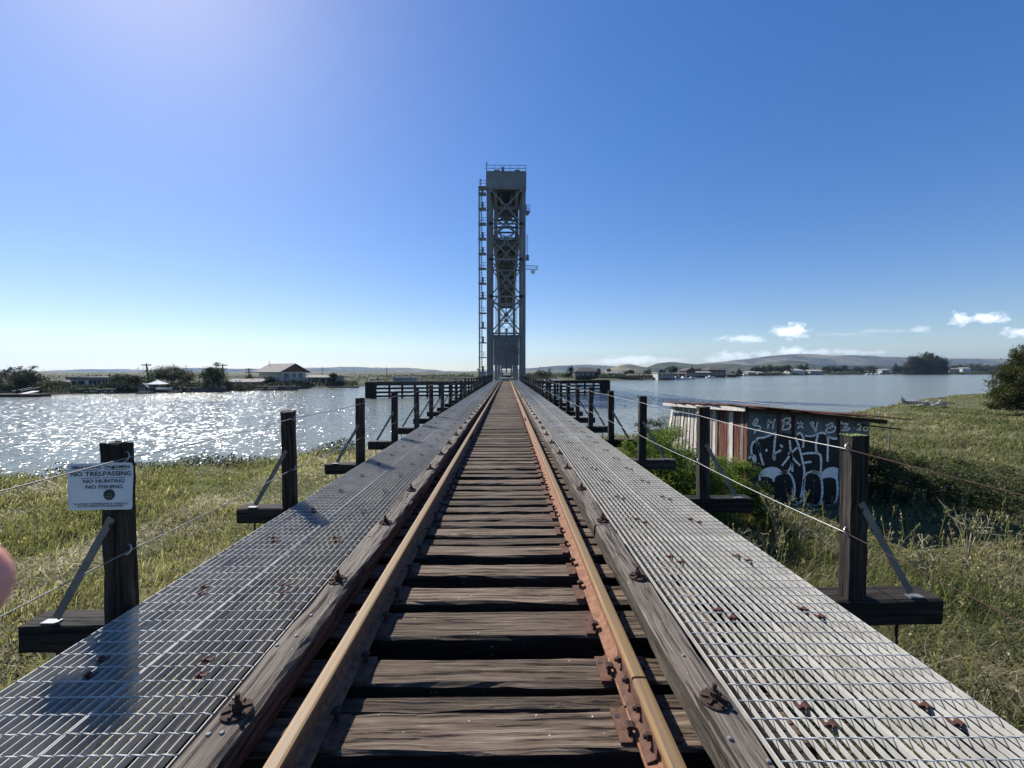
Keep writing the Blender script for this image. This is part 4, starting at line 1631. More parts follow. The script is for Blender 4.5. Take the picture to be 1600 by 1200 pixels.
        q.ball((4.95, .6, 19.95), .42, 14)
        q.build('signal_lamp', 'lamp_white', lb, smooth=True)
    return t


TWZ = 78.0
tower('lift_tower', 'tall grey steel lift bridge tower with a ladder column, astride the track', TWZ)
tower('lift_tower', 'second grey steel lift tower seen only through the frame of the nearer one', 172.0, False, 'bridge_paint_far')


def counterweight(label, Y):
    t = thing('counterweight', label, 'counterweight', (0, Y, 2.75), 0, 'counterweights of the lift bridge')
    m = MB()
    m.box2((-2.42, -.9, 0), (2.42, .9, 5.5))
    m.box2((-2.5, -.95, 5.5), (2.5, .95, 5.8))
    m.box2((-.02, -.93, 0.1), (.02, -.9, 5.4))
    m.build('block', 'counterweight_concrete', t)
    m = MB()
    for sx in (-1, 1):
        for k in range(3):
            m.tube([(sx * 1.75 + .16 * k * sx, 0, 5.8), (sx * 1.75 + .16 * k * sx, 0, 30.3)], .035, 5)
    m.build('hoist_rope', 'dark_metal', t)
    m = MB()
    m.box2((-.12, -.3, -1.35), (.12, .3, 0))
    m.build('guide_shoe', 'dark_metal', t)
    m = MB()
    m.box2((-1.55, -.96, 1.2), (-1.25, -.92, 1.4))
    m.build('plate', 'dark_metal', t)


counterweight('big grey counterweight block hanging low between the columns of the nearer tower', TWZ + 4.2)
counterweight('grey counterweight hanging in the further tower', 172 + 4.2)


def lift_span(Y0, Y1, zf):
    t = thing('lift_span', 'raised steel truss span held high between the two lift towers', 'bridge span', (0, (Y0 + Y1) / 2, zf), 0)
    L = Y1 - Y0
    n = 10
    hw, ht = 2.35, 7.7
    mat = 'span_paint'
    yk = [-L / 2 + L * i / n for i in range(n + 1)]
    for sx in (-1, 1):
        m = MB()
        m.box2((sx * hw - .30, -L / 2, -.5), (sx * hw + .30, L / 2, .5))
        m.build('bottom_chord', mat, t)
        m = MB()
        m.box2((sx * hw - .26, yk[1], ht - .3), (sx * hw + .26, yk[-2], ht + .3))
        m.build('top_chord', mat, t)
        m = MB()
        m.beam((sx * hw, yk[0], 0), (sx * hw, yk[1], ht), .45, .4, 0, (1, 0, 0))
        m.beam((sx * hw, yk[-1], 0), (sx * hw, yk[-2], ht), .45, .4, 0, (1, 0, 0))
        m.build('end_post', mat, t)
        m = MB()
        for i in range(1, n):
            m.box2((sx * hw - .2, yk[i] - .2, .5), (sx * hw + .2, yk[i] + .2, ht - .3))
        for i in range(1, n - 1):
            if i < n // 2:
                m.beam((sx * hw, yk[i], ht), (sx * hw, yk[i + 1], 0), .25, .25, 0, (1, 0, 0))
            else:
                m.beam((sx * hw, yk[i], 0), (sx * hw, yk[i + 1], ht), .25, .25, 0, (1, 0, 0))
        m.build('web_members', mat, t)
    for i in range(n + 1):
        m = MB()
        m.box2((-hw + .28, yk[i] - .15, -.55), (hw - .28, yk[i] + .15, .4))
        m.build('floor_beam', mat, t)
    m = MB()
    for xx in (-.85, .85):
        m.box2((xx - .12, -L / 2, -.1), (xx + .12, L / 2, .45))
    m.box2((-2.0, -L / 2, .5), (2.0, L / 2, .66))
    m.build('track_floor', 'creosote', t)
    m = MB()
    for i in range(n):
        for s in (-1, 1):
            m.beam((-s * (hw - .3), yk[i], -.42 + .02 * s), (s * (hw - .3), yk[i + 1], -.42 + .02 * s), .14, .12)
    m.build('lower_lateral_bracing', mat, t)
    m = MB()
    for i in range(1, n - 1):
        m.box2((-hw + .26, yk[i] - .12, ht - .25), (hw - .26, yk[i] + .12, ht + .15))
        for s in (-1, 1):
            m.beam((-s * (hw - .3), yk[i], ht + .02 * s), (s * (hw - .3), yk[i + 1], ht + .02 * s), .14, .12)
    m.build('upper_lateral_bracing', mat, t)
    for i in range(1, n):                     # sway frames across the truss
        m = MB()
        m.box2((-hw + .2, yk[i] - .1, ht - 1.9), (hw - .2, yk[i] + .1, ht - 1.65))
        for s in (-1, 1):
            m.beam((-s * (hw - .2), yk[i] + .02 * s, ht - .2), (s * (hw - .2), yk[i] + .02 * s, ht - 1.75), .12, .16, 0, (0, 1, 0))
            m.beam((s * (hw - .2), yk[i], ht - 3.2), (s * .8, yk[i], ht - 1.75), .12, .16, 0, (0, 1, 0))
        m.build('sway_frame', mat, t)
    for yy in (-L / 2 - .4, L / 2 + .4):      # deep lifting girders hung from the ropes at both ends
        m = MB()
        m.box2((-2.45, yy - .25, ht - 2.6), (2.45, yy + .25, ht + .5))
        m.prism([(-2.45, ht - 2.6), (-1.5, ht - 2.6), (-2.45, ht - 4.4)], 'Y', yy - .2, yy + .2)
        m.prism([(2.45, ht - 2.6), (1.5, ht - 2.6), (2.45, ht - 4.4)], 'Y', yy - .2, yy + .2)
        for s in (-1, 1):
            m.box2((s * 2.25 - .22, yy - .25, -.3), (s * 2.25 + .22, yy + .25, ht - 2.6))
        m.build('lifting_girder', mat, t)
    m = MB()
    m.box2((-1.3, -L / 2 + 2.0, ht + .2), (1.3, -L / 2 + 9.0, ht + 2.6))
    m.prism([(-1.5, ht + 2.6), (1.5, ht + 2.6), (0, ht + 3.4)], 'Y', -L / 2 + 1.8, -L / 2 + 9.2)
    m.build('machinery_house', mat, t)
    for e, i in ((-1, 1), (1, n - 1)):
        m = MB()
        m.box2((-hw, yk[i] - .16, ht - 1.7), (hw, yk[i] + .16, ht - 1.45))
        for s in (-1, 1):
            m.beam((0, yk[i] + .02 * s, ht - 1.5), (s * hw, yk[i] + .02 * s, ht), .16, .18, 0, (0, 1, 0))
            m.beam((s * hw, yk[i], ht - 3.6), (s * .9, yk[i], ht - 1.6), .16, .18, 0, (0, 1, 0))
        m.build('portal_frame', mat, t)


lift_span(TWZ + 8.8, 170.5, 27.6)

# concrete piers and the fixed deck beyond
for Y, lab in ((TWZ + 4, 'concrete pier under the nearer lift tower'), (176.2, 'concrete pier under the further lift tower')):
    m = MB()
    m.box2((-4.6, -5.2, -6.5), (4.6, 5.2, -1.6))
    m.box2((-5.0, -5.5, -1.6), (5.0, 5.5, -1.02))
    tag(m.build('bridge_pier', 'concrete', None, (0, Y, 0)), lab, 'pier', 'concrete piers of the lift bridge')
m = MB()
m.box2((-1.8, 181.8, -.7), (1.8, 300, -.05))
for xx in (-2.4, 2.4):
    for k in range(12):
        m.box2((xx - .08, 182.5 + 9.5 * k, -.6), (xx + .08, 182.66 + 9.5 * k, 1.0))
tag(m.build('approach_deck', 'creosote'), 'dark approach deck running on behind the further lift tower', 'deck')

# ------------------------------------------------------------------ timber fenders in the water


def fender(label, A, B, rail):
    A, B = Vector(A), Vector(B)
    d = (B - A)
    L = d.length
    rz = math.atan2(d.y, d.x)
    t = thing('fender', label, 'fender', (A.x, A.y, WATER), rz, 'timber fenders guarding the lift span')
    m = MB()
    rg = random.Random(int(L * 10))
    for i in range(5):
        for j in range(3):
            m.tube([(.15 + .36 * i, -.5 + .5 * j, -1.5), (.12 + .36 * i + .02 * rg.random(), -.5 + .5 * j, 2.75 + rg.uniform(-.05, .06))], [.22, .19], 9)
    m.box2((-.02, -.78, 1.9), (1.9, -.70, 2.2))
    m.build('pile_cluster', 'creosote', t)
    for k, z in enumerate((.28, .95, 1.62, 2.28, 2.62)):
        q = MB()
        q.box2((1.8, -.20, z - .17), (L, .05, z + (.17 if k < 4 else .10)))
        q.build('wale', 'pier_wood', t)
    x = 3.9
    while x < L:
        q = MB()
        q.tube([(x, .22, -1.5), (x, .22, 2.72)], .20, 9)
        q.build('pile', 'creosote', t)
        x += 2.15
    q = MB()
    q.box2((1.7, .1, 2.73), (L, 1.2, 2.80))
    q.build('catwalk', 'pier_wood', t)
    if rail:
        q = MB()
        for z in (3.25, 3.72):
            q.box2((1.8, 1.08, z - .03), (L, 1.14, z + .03))
        x = 1.9
        while x < L:
            q.box2((x - .03, 1.07, 2.8), (x + .03, 1.15, 3.75))
            x += 1.9
        q.build('handrail', 'dark_metal', t)


fender('dark timber fender with railed catwalk reaching from the tower towards the houses', (-23.9, 72.0, 0), (-4.6, 77.2, 0), True)
fender('dark timber fender reaching from the tower towards the white boathouse', (21.3, 88.0, 0), (5.2, 80.5, 0), False)

# ================================================================== the sign on the first post
SY = 2.80 - .045 - PD / 2 - .022
SW, SH_ = 0.388, 0.298
st_ = thing('warning_sign', 'white no trespassing sign with black lettering fixed to the first timber post', 'sign', (ux(160.5, SY), SY, vz(759, SY)), 0)
m = MB()
nx, nz = 16, 10
vs, fs = [], []


def sign_bend(x, z):
    return 0.010 * math.sin(x * 9 + .4) + 0.006 * math.sin(z * 14) * (1 if x > 0 else .3) - 0.004


def rr(u):
    return u


for side in (0, 1):
    for j in range(nz + 1):
        for i in range(nx + 1):
            x, z = -SW / 2 + SW * i / nx, -SH_ / 2 + SH_ * j / nz
            # rounded corners
            cx, cz = SW / 2 - .018, SH_ / 2 - .018
            ax, az = abs(x), abs(z)
            if ax > cx and az > cz:
                q = Vector((ax - cx, az - cz))
                if q.length > .018:
                    q *= .018 / q.length
                x, z = math.copysign(cx + q.x, x), math.copysign(cz + q.y, z)
            vs.append((x, sign_bend(x, z) + .0022 * side, z))
k = (nx + 1) * (nz + 1)
for j in range(nz):
    for i in range(nx):
        a = j * (nx + 1) + i
        fs.append((a, a + 1, a + nx + 2, a + nx + 1))
        fs.append((a + k, a + k + nx + 1, a + k + nx + 2, a + k + 1))
for i in range(nx):
    fs.append((i, i + k, i + 1 + k, i + 1))
    a = nz * (nx + 1) + i
    fs.append((a, a + 1, a + 1 + k, a + k))
for j in range(nz):
    a = j * (nx + 1)
    fs.append((a, a + nx + 1, a + nx + 1 + k, a + k))
    a += nx
    fs.append((a, a + k, a + nx + 1 + k, a + nx + 1))
m.add(vs, fs)
m.build('plate', 'sign_white', st_)


def text_mesh(body, size, width):
    cu = bpy.data.curves.new('lettering', 'FONT')
    cu.body = body
    cu.size = size
    cu.align_x = 'CENTER'
    cu.align_y = 'CENTER'
    cu.resolution_u = 2
    cu.offset = size * 0.012
    ob = bpy.data.objects.new('lettering', cu)
    C.objects.link(ob)
    dg = bpy.context.evaluated_depsgraph_get()
    me = bpy.data.meshes.new_from_object(ob.evaluated_get(dg))
    bpy.data.objects.remove(ob)
    xs = [v.co.x for v in me.vertices]
    s = width / (max(xs) - min(xs))
    for v in me.vertices:
        v.co.x *= s
    return me


def letters(body, x, z, size, width):
    me = text_mesh(body, size, width)
    bm = bmesh.new()
    bm.from_mesh(me)
    bmesh.ops.subdivide_edges(bm, edges=bm.edges, cuts=2)
    for v in bm.verts:
        px_, pz_ = v.co.x + x, v.co.y + z
        v.co = Vector((px_, sign_bend(px_, pz_) - .0030, pz_))
    bm.to_mesh(me)
    bm.free()
    me.materials.clear()
    me.materials.append(M['sign_ink'])
    o = bpy.data.objects.new('lettering', me)
    C.objects.link(o)
    o.parent = st_
    return o


def su(zx, zz):          # from the enlarged view of the sign to sign coordinates
    return (zx - 655) / 1030 * SW, (630 - zz) / 800 * SH_


def sbar(x0, x1, zz, th=.0030):
    q = MB()
    a, b = su(x0, zz), su(x1, zz)
    for i in range(8):
        xa, xb = a[0] + (b[0] - a[0]) * i / 8, a[0] + (b[0] - a[0]) * (i + 1) / 8
        q.add([(xa, sign_bend(xa, a[1]) - .0012, a[1] - th / 2), (xb, sign_bend(xb, a[1]) - .0012, a[1] - th / 2), (xb, sign_bend(xb, a[1]) - .0012, a[1] + th / 2), (xa, sign_bend(xa, a[1]) - .0012, a[1] + th / 2)], [(0, 1, 2, 3)])
    q.build('ruled_line', 'sign_ink', st_)


for body, zx, zz, size, wpx in (("SMILE YOU'RE ON CAMERA", 670, 305, .028, 920), ('NO TRESPASSING', 668, 420, .040, 945), ('NO HUNTING', 710, 545, .032, 640), ('NO FISHING', 712, 640, .032, 575),
                                ('24 HOUR SURVEILLANCE, VIDEO IS', 660, 925, .017, 850), ('IN PROGRESS ON RAILROAD', 660, 965, .017, 720)):
    x, z = su(zx, zz)
    letters(body, x, z, size, wpx / 1030 * SW)
sbar(340, 1050, 352)
sbar(350, 1040, 488)
q = MB()
ex, ez = su(792, 772)
r0 = .035
disc = [(ex + r0 * math.cos(a), 0, ez + r0 * math.sin(a)) for a in np.linspace(0, 2 * PI, 28, endpoint=False)]
q.add([(x, sign_bend(x, z) - .0012, z) for x, _, z in disc], [tuple(range(28))])
em = q.build('emblem', 'sign_ink', st_)
q = MB()
ring = [np.linspace(0, 2 * PI, 29), (.030, .0275)]
for i in range(28):
    a, b = ring[0][i], ring[0][i + 1]
    pts = [(ex + r_ * math.cos(t_), ez + r_ * math.sin(t_)) for r_, t_ in ((.031, a), (.031, b), (.0285, b), (.0285, a))]
    q.add([(x, sign_bend(x, z) - .0020, z) for x, z in pts], [(0, 1, 2, 3)])
for poly in ([(-.016, -.004), (-.006, .014), (-.002, -.002)], [(.004, .0), (.010, .013), (.018, -.003)], [(-.020, -.014), (.020, -.014), (.020, -.009), (-.020, -.009)], [(-.013, -.021), (.013, -.021), (.013, -.017), (-.013, -.017)]):
    q.add([(ex + x, sign_bend(ex + x, ez + z) - .0020, ez + z) for x, z in poly], [tuple(range(len(poly)))])
q.build('emblem_mark', 'galvanised_worn', em)
q = MB()
x, z = su(845, 316)
q.ball((x, sign_bend(x, z) - .002, z), .009, 8)
q.build('bolt', 'dark_metal', st_)

# ================================================================== the old plank and sheet iron shed
SZ = 10.6
SX0, SX1 = ux(1172, SZ), ux(1366, SZ)
sg = float(ground_z(SX0, SZ)) - .05
shed = thing('shed', 'low leaning shed with rusty sheet roof, graffiti end wall and white plank side', 'shed', (SX0, SZ, 0), 0)
ZT0, ZT1 = vz(641, SZ), vz(658, SZ)      # eave heights along the end wall


def L_(x, y, z):
    return (x - SX0, y - SZ, z)


W = SX1 - SX0
# end wall: vertical corrugated sheets, one slightly crooked against the next
rg = random.Random(12)
seams = [1172, 1199, 1221, 1245, 1273, 1291, 1317, 1341, 1366]
for a, b in zip(seams[:-1], seams[1:]):
    q = MB()
    xa, xb = ux(a, SZ) - SX0 - .012, ux(b, SZ) - SX0 + .02
    zt = ZT0 + (ZT1 - ZT0) * ((xa + xb) / 2 / W) - rg.uniform(0.0, .05)
    nn = 22
    vs, fs = [], []
    yo = rg.uniform(0, .012)
    for j, z in enumerate(np.linspace(sg, zt, 5)):
        for i in range(nn + 1):
            x = xa + (xb - xa) * i / nn
            ph = math.sin((x + SX0) * 2 * PI / .068)
            vs.append((x + (z - sg) * .004 * rg.uniform(-1, 1), .030 + yo + .007 * ph, z + (.010 * ph if j == 4 else 0)))
    for j in range(4):
        for i in range(nn):
            p_ = j * (nn + 1) + i
            fs.append((p_, p_ + 1, p_ + nn + 2, p_ + nn + 1))
    q.add(vs, fs)
    o = q.build('wall_sheet', 'shed_metal', shed, smooth=True)
    so_ = o.modifiers.new('thickness', 'SOLIDIFY')
    so_.thickness = .004


for px_ in (1222, 1246, 1318):
    q = MB()
    xb = ux(px_, SZ) - SX0
    zt = ZT0 + (ZT1 - ZT0) * xb / W - .03
    q.box2((xb - .030, .008, vz(690, SZ)), (xb + .030, .022, zt))
    q.build('batten', 'red_plank', shed)


def wpt(zx, zy):        # enlarged view of the wall -> point on the wall
    px_, py_ = 1160 + zx / 6.154, 630 + zy / 6.154
    return ux(px_, SZ) - SX0, vz(py_, SZ)


def stroke(name, pts, w, mat='graffiti_white', y=.012, close=False):
    """a sprayed line: smooth ribbon lying just off the wall"""
    P_ = [Vector(wpt(*p)) for p in pts]
    out = []
    if len(P_) > 2:
        E = [P_[0] * 2 - P_[1]] + P_ + [P_[-1] * 2 - P_[-2]]
        for i in range(1, len(E) - 2):
            for k in range(7):
                t_ = k / 7
                a, b, c, d = E[i - 1], E[i], E[i + 1], E[i + 2]
                out.append(.5 * ((2 * b) + (c - a) * t_ + (2 * a - 5 * b + 4 * c - d) * t_ ** 2 + (3 * b - a - 3 * c + d) * t_ ** 3))
        out.append(P_[-1])
    else:
        out = [P_[0].lerp(P_[1], k / 6) for k in range(7)]
    q = MB()
    vs = []
    for i, p in enumerate(out):
        d = (out[min(i + 1, len(out) - 1)] - out[max(i - 1, 0)])
        d = d.normalized() if d.length > 1e-6 else Vector((1, 0))
        nrm = Vector((-d.y, d.x))
        ww = w / 2 * (1 + .18 * math.sin(i * 1.7 + pts[0][0]))
        a, b = p + nrm * ww, p - nrm * ww
        vs += [(a.x, y, a.y), (b.x, y, b.y)]
    q.add(vs, [(2 * i, 2 * i + 1, 2 * i + 3, 2 * i + 2) for i in range(len(out) - 1)])
    return q


# black sprayed fill of the large lettering
fill = [(85, 545), (130, 500), (105, 440), (125, 385), (165, 365), (185, 350), (250, 335), (330, 310), (385, 290), (480, 300), (545, 320), (560, 300), (600, 290), (640, 315), (700, 330), (770, 300), (830, 290), (870, 320), (915, 345), (985, 350), (985, 960), (940, 1000), (870, 1020), (790, 1000), (720, 1020), (650, 985), (600, 960), (540, 1000), (470, 985), (350, 960), (250, 900), (150, 860), (100, 800), (80, 700)]
q = MB()
c0 = wpt(520, 650)
pp = [wpt(*p) for p in fill]
q.add([(c0[0], .0185, c0[1])] + [(x, .0185, z) for x, z in pp], [(0, i + 1, (i + 1) % len(pp) + 1) for i in range(len(pp))])
gb = q.build('painted_fill', 'graffiti_black', shed)
caps = [[(215, 720), (225, 680), (265, 648), (320, 635), (370, 642), (410, 660), (380, 690), (350, 720), (335, 750), (290, 725), (250, 722)],
        [(812, 730), (825, 690), (860, 655), (910, 640), (975, 645), (975, 745), (940, 730), (880, 722), (840, 735)]]
for cp in caps:
    q = MB()
    pp = [wpt(*p) for p in cp]
    q.add([(x, .0165, z) for x, z in pp], [tuple(range(len(pp)))])
    q.build('painted_highlight', 'graffiti_white', gb)
big = [
    [(90, 545), (120, 515), (150, 520), (160, 560), (152, 575), (135, 545), (118, 480), (118, 420), (140, 380), (165, 378), (185, 420), (205, 490)],
    [(240, 610), (222, 560), (200, 480), (185, 410), (168, 350), (250, 335), (335, 300), (352, 310), (345, 380), (340, 470), (335, 530), (348, 560)],
    [(348, 545), (345, 500), (375, 480), (410, 460)], [(398, 408), (425, 435)], [(262, 450), (268, 475)],
    [(540, 330), (570, 390), (600, 480), (620, 560), (640, 650), (638, 740), (625, 850), (610, 930)],
    [(492, 365), (500, 440), (512, 520), (520, 600), (525, 675)], [(570, 435), (520, 480), (470, 550), (420, 615)], [(480, 490), (530, 545), (600, 615)], [(515, 520), (515, 600), (490, 660), (460, 675), (420, 675)],
    [(560, 315), (580, 295), (610, 310), (628, 360), (625, 440)], [(640, 320), (710, 325), (770, 300)], [(770, 310), (755, 370), (752, 440), (765, 490), (795, 510), (805, 560), (805, 620), (800, 690), (770, 680), (720, 672), (670, 690), (648, 720)],
    [(620, 500), (680, 492), (760, 490)], [(640, 590), (670, 580), (710, 578)],
    [(770, 300), (815, 292), (850, 310), (868, 360), (868, 460), (868, 575)], [(850, 310), (890, 340), (930, 350), (985, 345)],
    [(205, 760), (205, 710), (230, 670), (270, 645), (330, 636), (390, 655), (410, 680), (440, 672), (490, 690), (525, 735), (545, 800), (550, 870), (535, 960)],
    [(340, 770), (345, 730), (375, 700), (420, 690)],
    [(645, 740), (640, 820), (640, 920), (650, 980), (700, 1005), (770, 1005), (805, 975), (822, 900), (820, 800), (805, 730), (770, 690), (720, 678)],
    [(822, 740), (850, 725), (905, 722), (955, 740), (970, 790), (972, 900), (955, 970), (910, 1005), (855, 1010), (815, 975)],
    [(815, 730), (830, 680), (875, 648), (930, 640), (975, 655)],
    [(160, 850), (165, 810), (180, 795), (190, 815), (180, 850)], [(490, 970), (530, 1000), (590, 985), (625, 950)],
]
for s_ in big:
    stroke('graffiti_line', s_, .053, y=.0135).build('graffiti_line', 'graffiti_white', gb)
tagl = [
    [(125, 215), (150, 165), (172, 160), (165, 195), (140, 220), (185, 225), (205, 245), (185, 262), (160, 268), (140, 298)],
    [(265, 205), (290, 165), (275, 235), (272, 250)], [(258, 205), (300, 190), (345, 195)], [(345, 155), (330, 200), (322, 255)],
    [(432, 165), (428, 215), (415, 258)], [(405, 180), (450, 150), (492, 155), (480, 185), (432, 205), (485, 205), (495, 235), (465, 258), (412, 262)],
    [(560, 190), (600, 215), (622, 250)], [(625, 195), (590, 220), (570, 250)], [(598, 180), (592, 215), (596, 240)],
    [(690, 210), (702, 190), (722, 195), (718, 215), (700, 220), (725, 240), (745, 282), (752, 235), (762, 185)],
    [(845, 205), (855, 225), (890, 200), (910, 205), (895, 235), (860, 250), (845, 275), (880, 290), (920, 280), (940, 245), (920, 230), (885, 250)],
    [(990, 185), (1010, 205), (1060, 205), (1040, 230), (1020, 245), (1075, 245), (1065, 268), (1000, 268)],
    [(1122, 245), (1128, 250)], [(1155, 220), (1175, 208), (1190, 225), (1175, 250), (1150, 265), (1195, 265)], [(1235, 232), (1215, 250), (1222, 270), (1250, 268), (1258, 245), (1240, 232)],
]
for s_ in tagl:
    stroke('graffiti_letter', s_, .038, y=.0135).build('graffiti_letter', 'graffiti_white', shed)

# long side facing the sun: planks
LEN = 4.75
side = [(0.0, .16, 'red_plank', 0), (.17, .13, 'grey_wood', -.01), (.31, .17, 'red_plank', 0), (.50, .15, 'red_plank', .012), (.66, .20, 'white_plank', -.015), (.88, .10, 'grey_wood', 0), (1.0, .23, 'red_plank', 0), (1.25, .22, 'red_plank', .01), (1.5, .14, 'grey_wood', -.01), (1.66, .15, 'white_plank', 0)]
rg = random.Random(5)
eave = vz(633, SZ)
for (y0, wd, mt, off) in side:
    ze = eave - .03 - y0 * .055
    o = worn_bar(ze - sg, wd, .022, np.random.default_rng(int(y0 * 100)), 'Z', 6, .0015, .004)
    # bar along z; swing its top face to look along -x
    vs = [(-v[1] * 1.0 + off, v[0], v[2]) for v in o.v]
    o.v = vs
    ob = o.build('side_plank', mt, shed, (-.005, y0 + wd / 2, (ze + sg) / 2))
# dark doorway with a lintel, then flaring white planks
q = MB()
q.box2((-.02, 1.84, sg), (.02, 1.92, eave - .15))
q.box2((-.03, 1.92, eave - .30), (.02, 2.72, eave - .18))
q.box2((-.02, 2.72, sg), (.02, 2.80, eave - .16))
q.build('door_frame', 'grey_wood', shed)
q = MB()
q.box2((.04, 1.9, sg), (.07, 2.75, eave - .2))
q.build('door', 'wall_dark', shed)
y0 = 2.83
k = 0
while y0 < LEN:
    wd = rg.uniform(.17, .23)
    ze = eave - .06 - y0 * .055
    q = MB()
    top_x, bot_x = rg.uniform(-.01, .01), -.05 - .22 * (y0 - 2.8) / 1.9 + rg.uniform(-.02, .02)
    th = .024
    yb = y0 + .06 * (y0 - 2.8)
    q.add([(top_x, y0, ze), (top_x + th, y0, ze), (top_x, y0 + wd - .02, ze), (top_x + th, y0 + wd - .02, ze),
           (bot_x, yb, sg), (bot_x + th, yb, sg), (bot_x, yb + wd - .015, sg), (bot_x + th, yb + wd - .015, sg)],
          [(0, 1, 3, 2), (4, 6, 7, 5), (0, 2, 6, 4), (1, 5, 7, 3), (0, 4, 5, 1), (2, 3, 7, 6)])
    q.build('flared_plank', 'white_plank', shed)
    y0 += wd + .035
    k += 1
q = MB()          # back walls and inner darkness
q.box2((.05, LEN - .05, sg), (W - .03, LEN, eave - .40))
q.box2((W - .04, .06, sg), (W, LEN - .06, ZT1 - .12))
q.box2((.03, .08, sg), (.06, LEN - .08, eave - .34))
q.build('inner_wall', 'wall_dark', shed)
# roof: overlapping rusted sheets falling away from the side wall
rg = random.Random(9)
pitch = (ZT1 - ZT0) / W
y0 = -.42
k = 0
while y0 < LEN + .1:
    wd = rg.uniform(.62, .80)
    x0, x1 = -.28 + rg.uniform(-.06, .04), (W + .72 if k < 1 else W + rg.uniform(.25, .4))
    q = MB()
    nn = 24
    zoff = .075 - y0 * .055 + .012 * (k % 2) + rg.uniform(0, .012)
    vs, fs = [], []
    sl_ = rg.uniform(-.01, .012)
    for j in range(9):
        x = x0 + (x1 - x0) * j / 8
        lift = .02 * math.sin(j * 1.3 + k)
        for i in range(nn + 1):
            yv = y0 + (wd + .08) * i / nn
            vs.append((x, yv + .02 * math.sin(j), ZT0 + pitch * x + zoff + sl_ * x + .009 * math.sin(yv * 2 * PI / .075) + lift * .5))
    for j in range(8):
        for i in range(nn):
            p_ = j * (nn + 1) + i
            fs.append((p_, p_ + 1, p_ + nn + 2, p_ + nn + 1))
    q.add(vs, fs)
    o = q.build('roof_sheet', 'roof_rust', shed, smooth=True)
    md = o.modifiers.new('thickness', 'SOLIDIFY')
    md.thickness = .006
    y0 += wd
    k += 1
q = MB()
q.beam((-.24, -.30, ZT0 + .045), (-.26, 2.35, ZT0 + .045 - 2.65 * .055), .03, .11)
q.beam((-.20, 2.2, ZT0 + .03 - 2.5 * .055), (-.30, LEN + .25, ZT0 + .05 - 5.1 * .055), .03, .10)
q.build('eave_board', 'white_plank', shed)
q = MB()
q.beam((.15, 1.2, ZT0 + .16), (1.25, .55, ZT0 + .06), .16, .022)
q.build('loose_board', 'white_plank', shed)
q = MB()
q.beam((-.22, .06, ZT0 + .02), (W + .50, .06, ZT0 + pitch * (W + .5) + .0), .05, .10)
q.beam((W - .25, -.10, ZT1 - .10), (W + .62, -.16, ZT1 - .20), .16, .03)
q.build('rafter', 'wall_dark', shed)

# ================================================================== shrubs, trees and weeds near the track


def plant(name, label, cat, base, stems, crowns, leafmat, n, leaf, seed, clumps=40, spread=.22, up=.3, group=None, barkmat='bark', low=-.75, hollow=.45, hue0=0.0):
    """trunk with limbs reaching into every crown, and leaves through the crown's volume"""
    rng_ = np.random.default_rng(seed)
    t = thing(name, label, cat, base, 0, group)
    q = MB()
    b = Vector(base)
    for (pts, r0, r1) in stems:
        q.tube([Vector(p) for p in pts], list(np.linspace(r0, r1, len(pts))), 7)
    Q, hue = [], []
    tot = sum(c[1][0] * c[1][1] * c[1][2] for c in crowns) or 1
    for (c, rad) in crowns:
        k = max(60, int(n * rad[0] * rad[1] * rad[2] / tot))
        cen, hh, cl = crown_points(rng_, c, rad, k, max(10, int(clumps * (rad[0] * rad[1] * rad[2] / tot) ** .7)), spread, low, hollow)
        cen[:, 2] = np.maximum(cen[:, 2], 0.02)
        Q.append(leaves(rng_, cen, leaf, up))
        hue.append(np.clip(hh * .55 + rng_.normal(.22 + hue0, .16, len(cen)), 0, 1))
        s0 = Vector(stems[0][0][-1]) if stems else Vector((0, 0, 0))
        for e in cl[:: max(1, len(cl) // 7)]:
            e = Vector(e)
            mid = s0.lerp(e, .5) + Vector((0, 0, .06 * (e - s0).length))
            rr_ = (stems[0][2] if stems else .03) * .7
            q.tube([s0, mid, e], [rr_, rr_ * .6, rr_ * .25], 5)
    q.build('trunk', barkmat, t, smooth=True)
    me = quads_mesh('foliage', np.concatenate(Q), np.concatenate(hue), leafmat)
    o = bpy.data.objects.new('foliage', me)
    C.objects.link(o)
    o.parent = t
    return t


def gpos(px, Z, dz=0.0):
    x = ux(px, Z)
    return (x, Z, float(ground_z(x, Z)) + dz)


# green shrubs between the walkway and the shed
plant('shrub', 'dense bright green shrub between the walkway and the white planks of the shed', 'shrub', gpos(1062, 8.8), [([(0, 0, 0), (0, .1, .5)], .05, .03)],
      [((0, 0, 1.0), (.85, .7, .9)), ((-.5, .4, 1.45), (.6, .55, .75)), ((.55, -.2, .85), (.65, .6, .75))], 'leaf_bright', 46000, .023, 71, 220, .13, .4, 'shrubs by the shed')
plant('shrub', 'green shrub under the red planks of the shed', 'shrub', gpos(1148, 9.3), [([(0, 0, 0), (0, .1, .3)], .05, .03)],
      [((0, 0, .75), (.6, .5, .75)), ((.45, -.3, .5), (.45, .4, .5))], 'leaf_bright', 26000, .020, 72, 80, .16, .4, 'shrubs by the shed')
plant('shrub', 'small round green shrub beside the third timber post near the shed', 'shrub', gpos(1032, 10.4), [([(0, 0, 0), (0, 0, .35)], .05, .03)],
      [((0, 0, 1.0), (.8, .6, 1.0)), ((-.5, .8, .6), (.5, .5, .65))], 'leaf_bright', 34000, .022, 73, 80, .17, .4, 'shrubs by the shed')
plant('shrub', 'low grey green shrub by the rocks at the waterline', 'shrub', gpos(1045, 21), [([(0, 0, 0), (0, 0, .3)], .05, .03)],
      [((-.7, 0, .6), (1.0, .8, .7)), ((1.1, .5, .5), (1.0, .8, .6))], 'leaf_olive', 6000, .035, 74, 60, .18, .4, 'shrubs by the shed', hue0=.25)
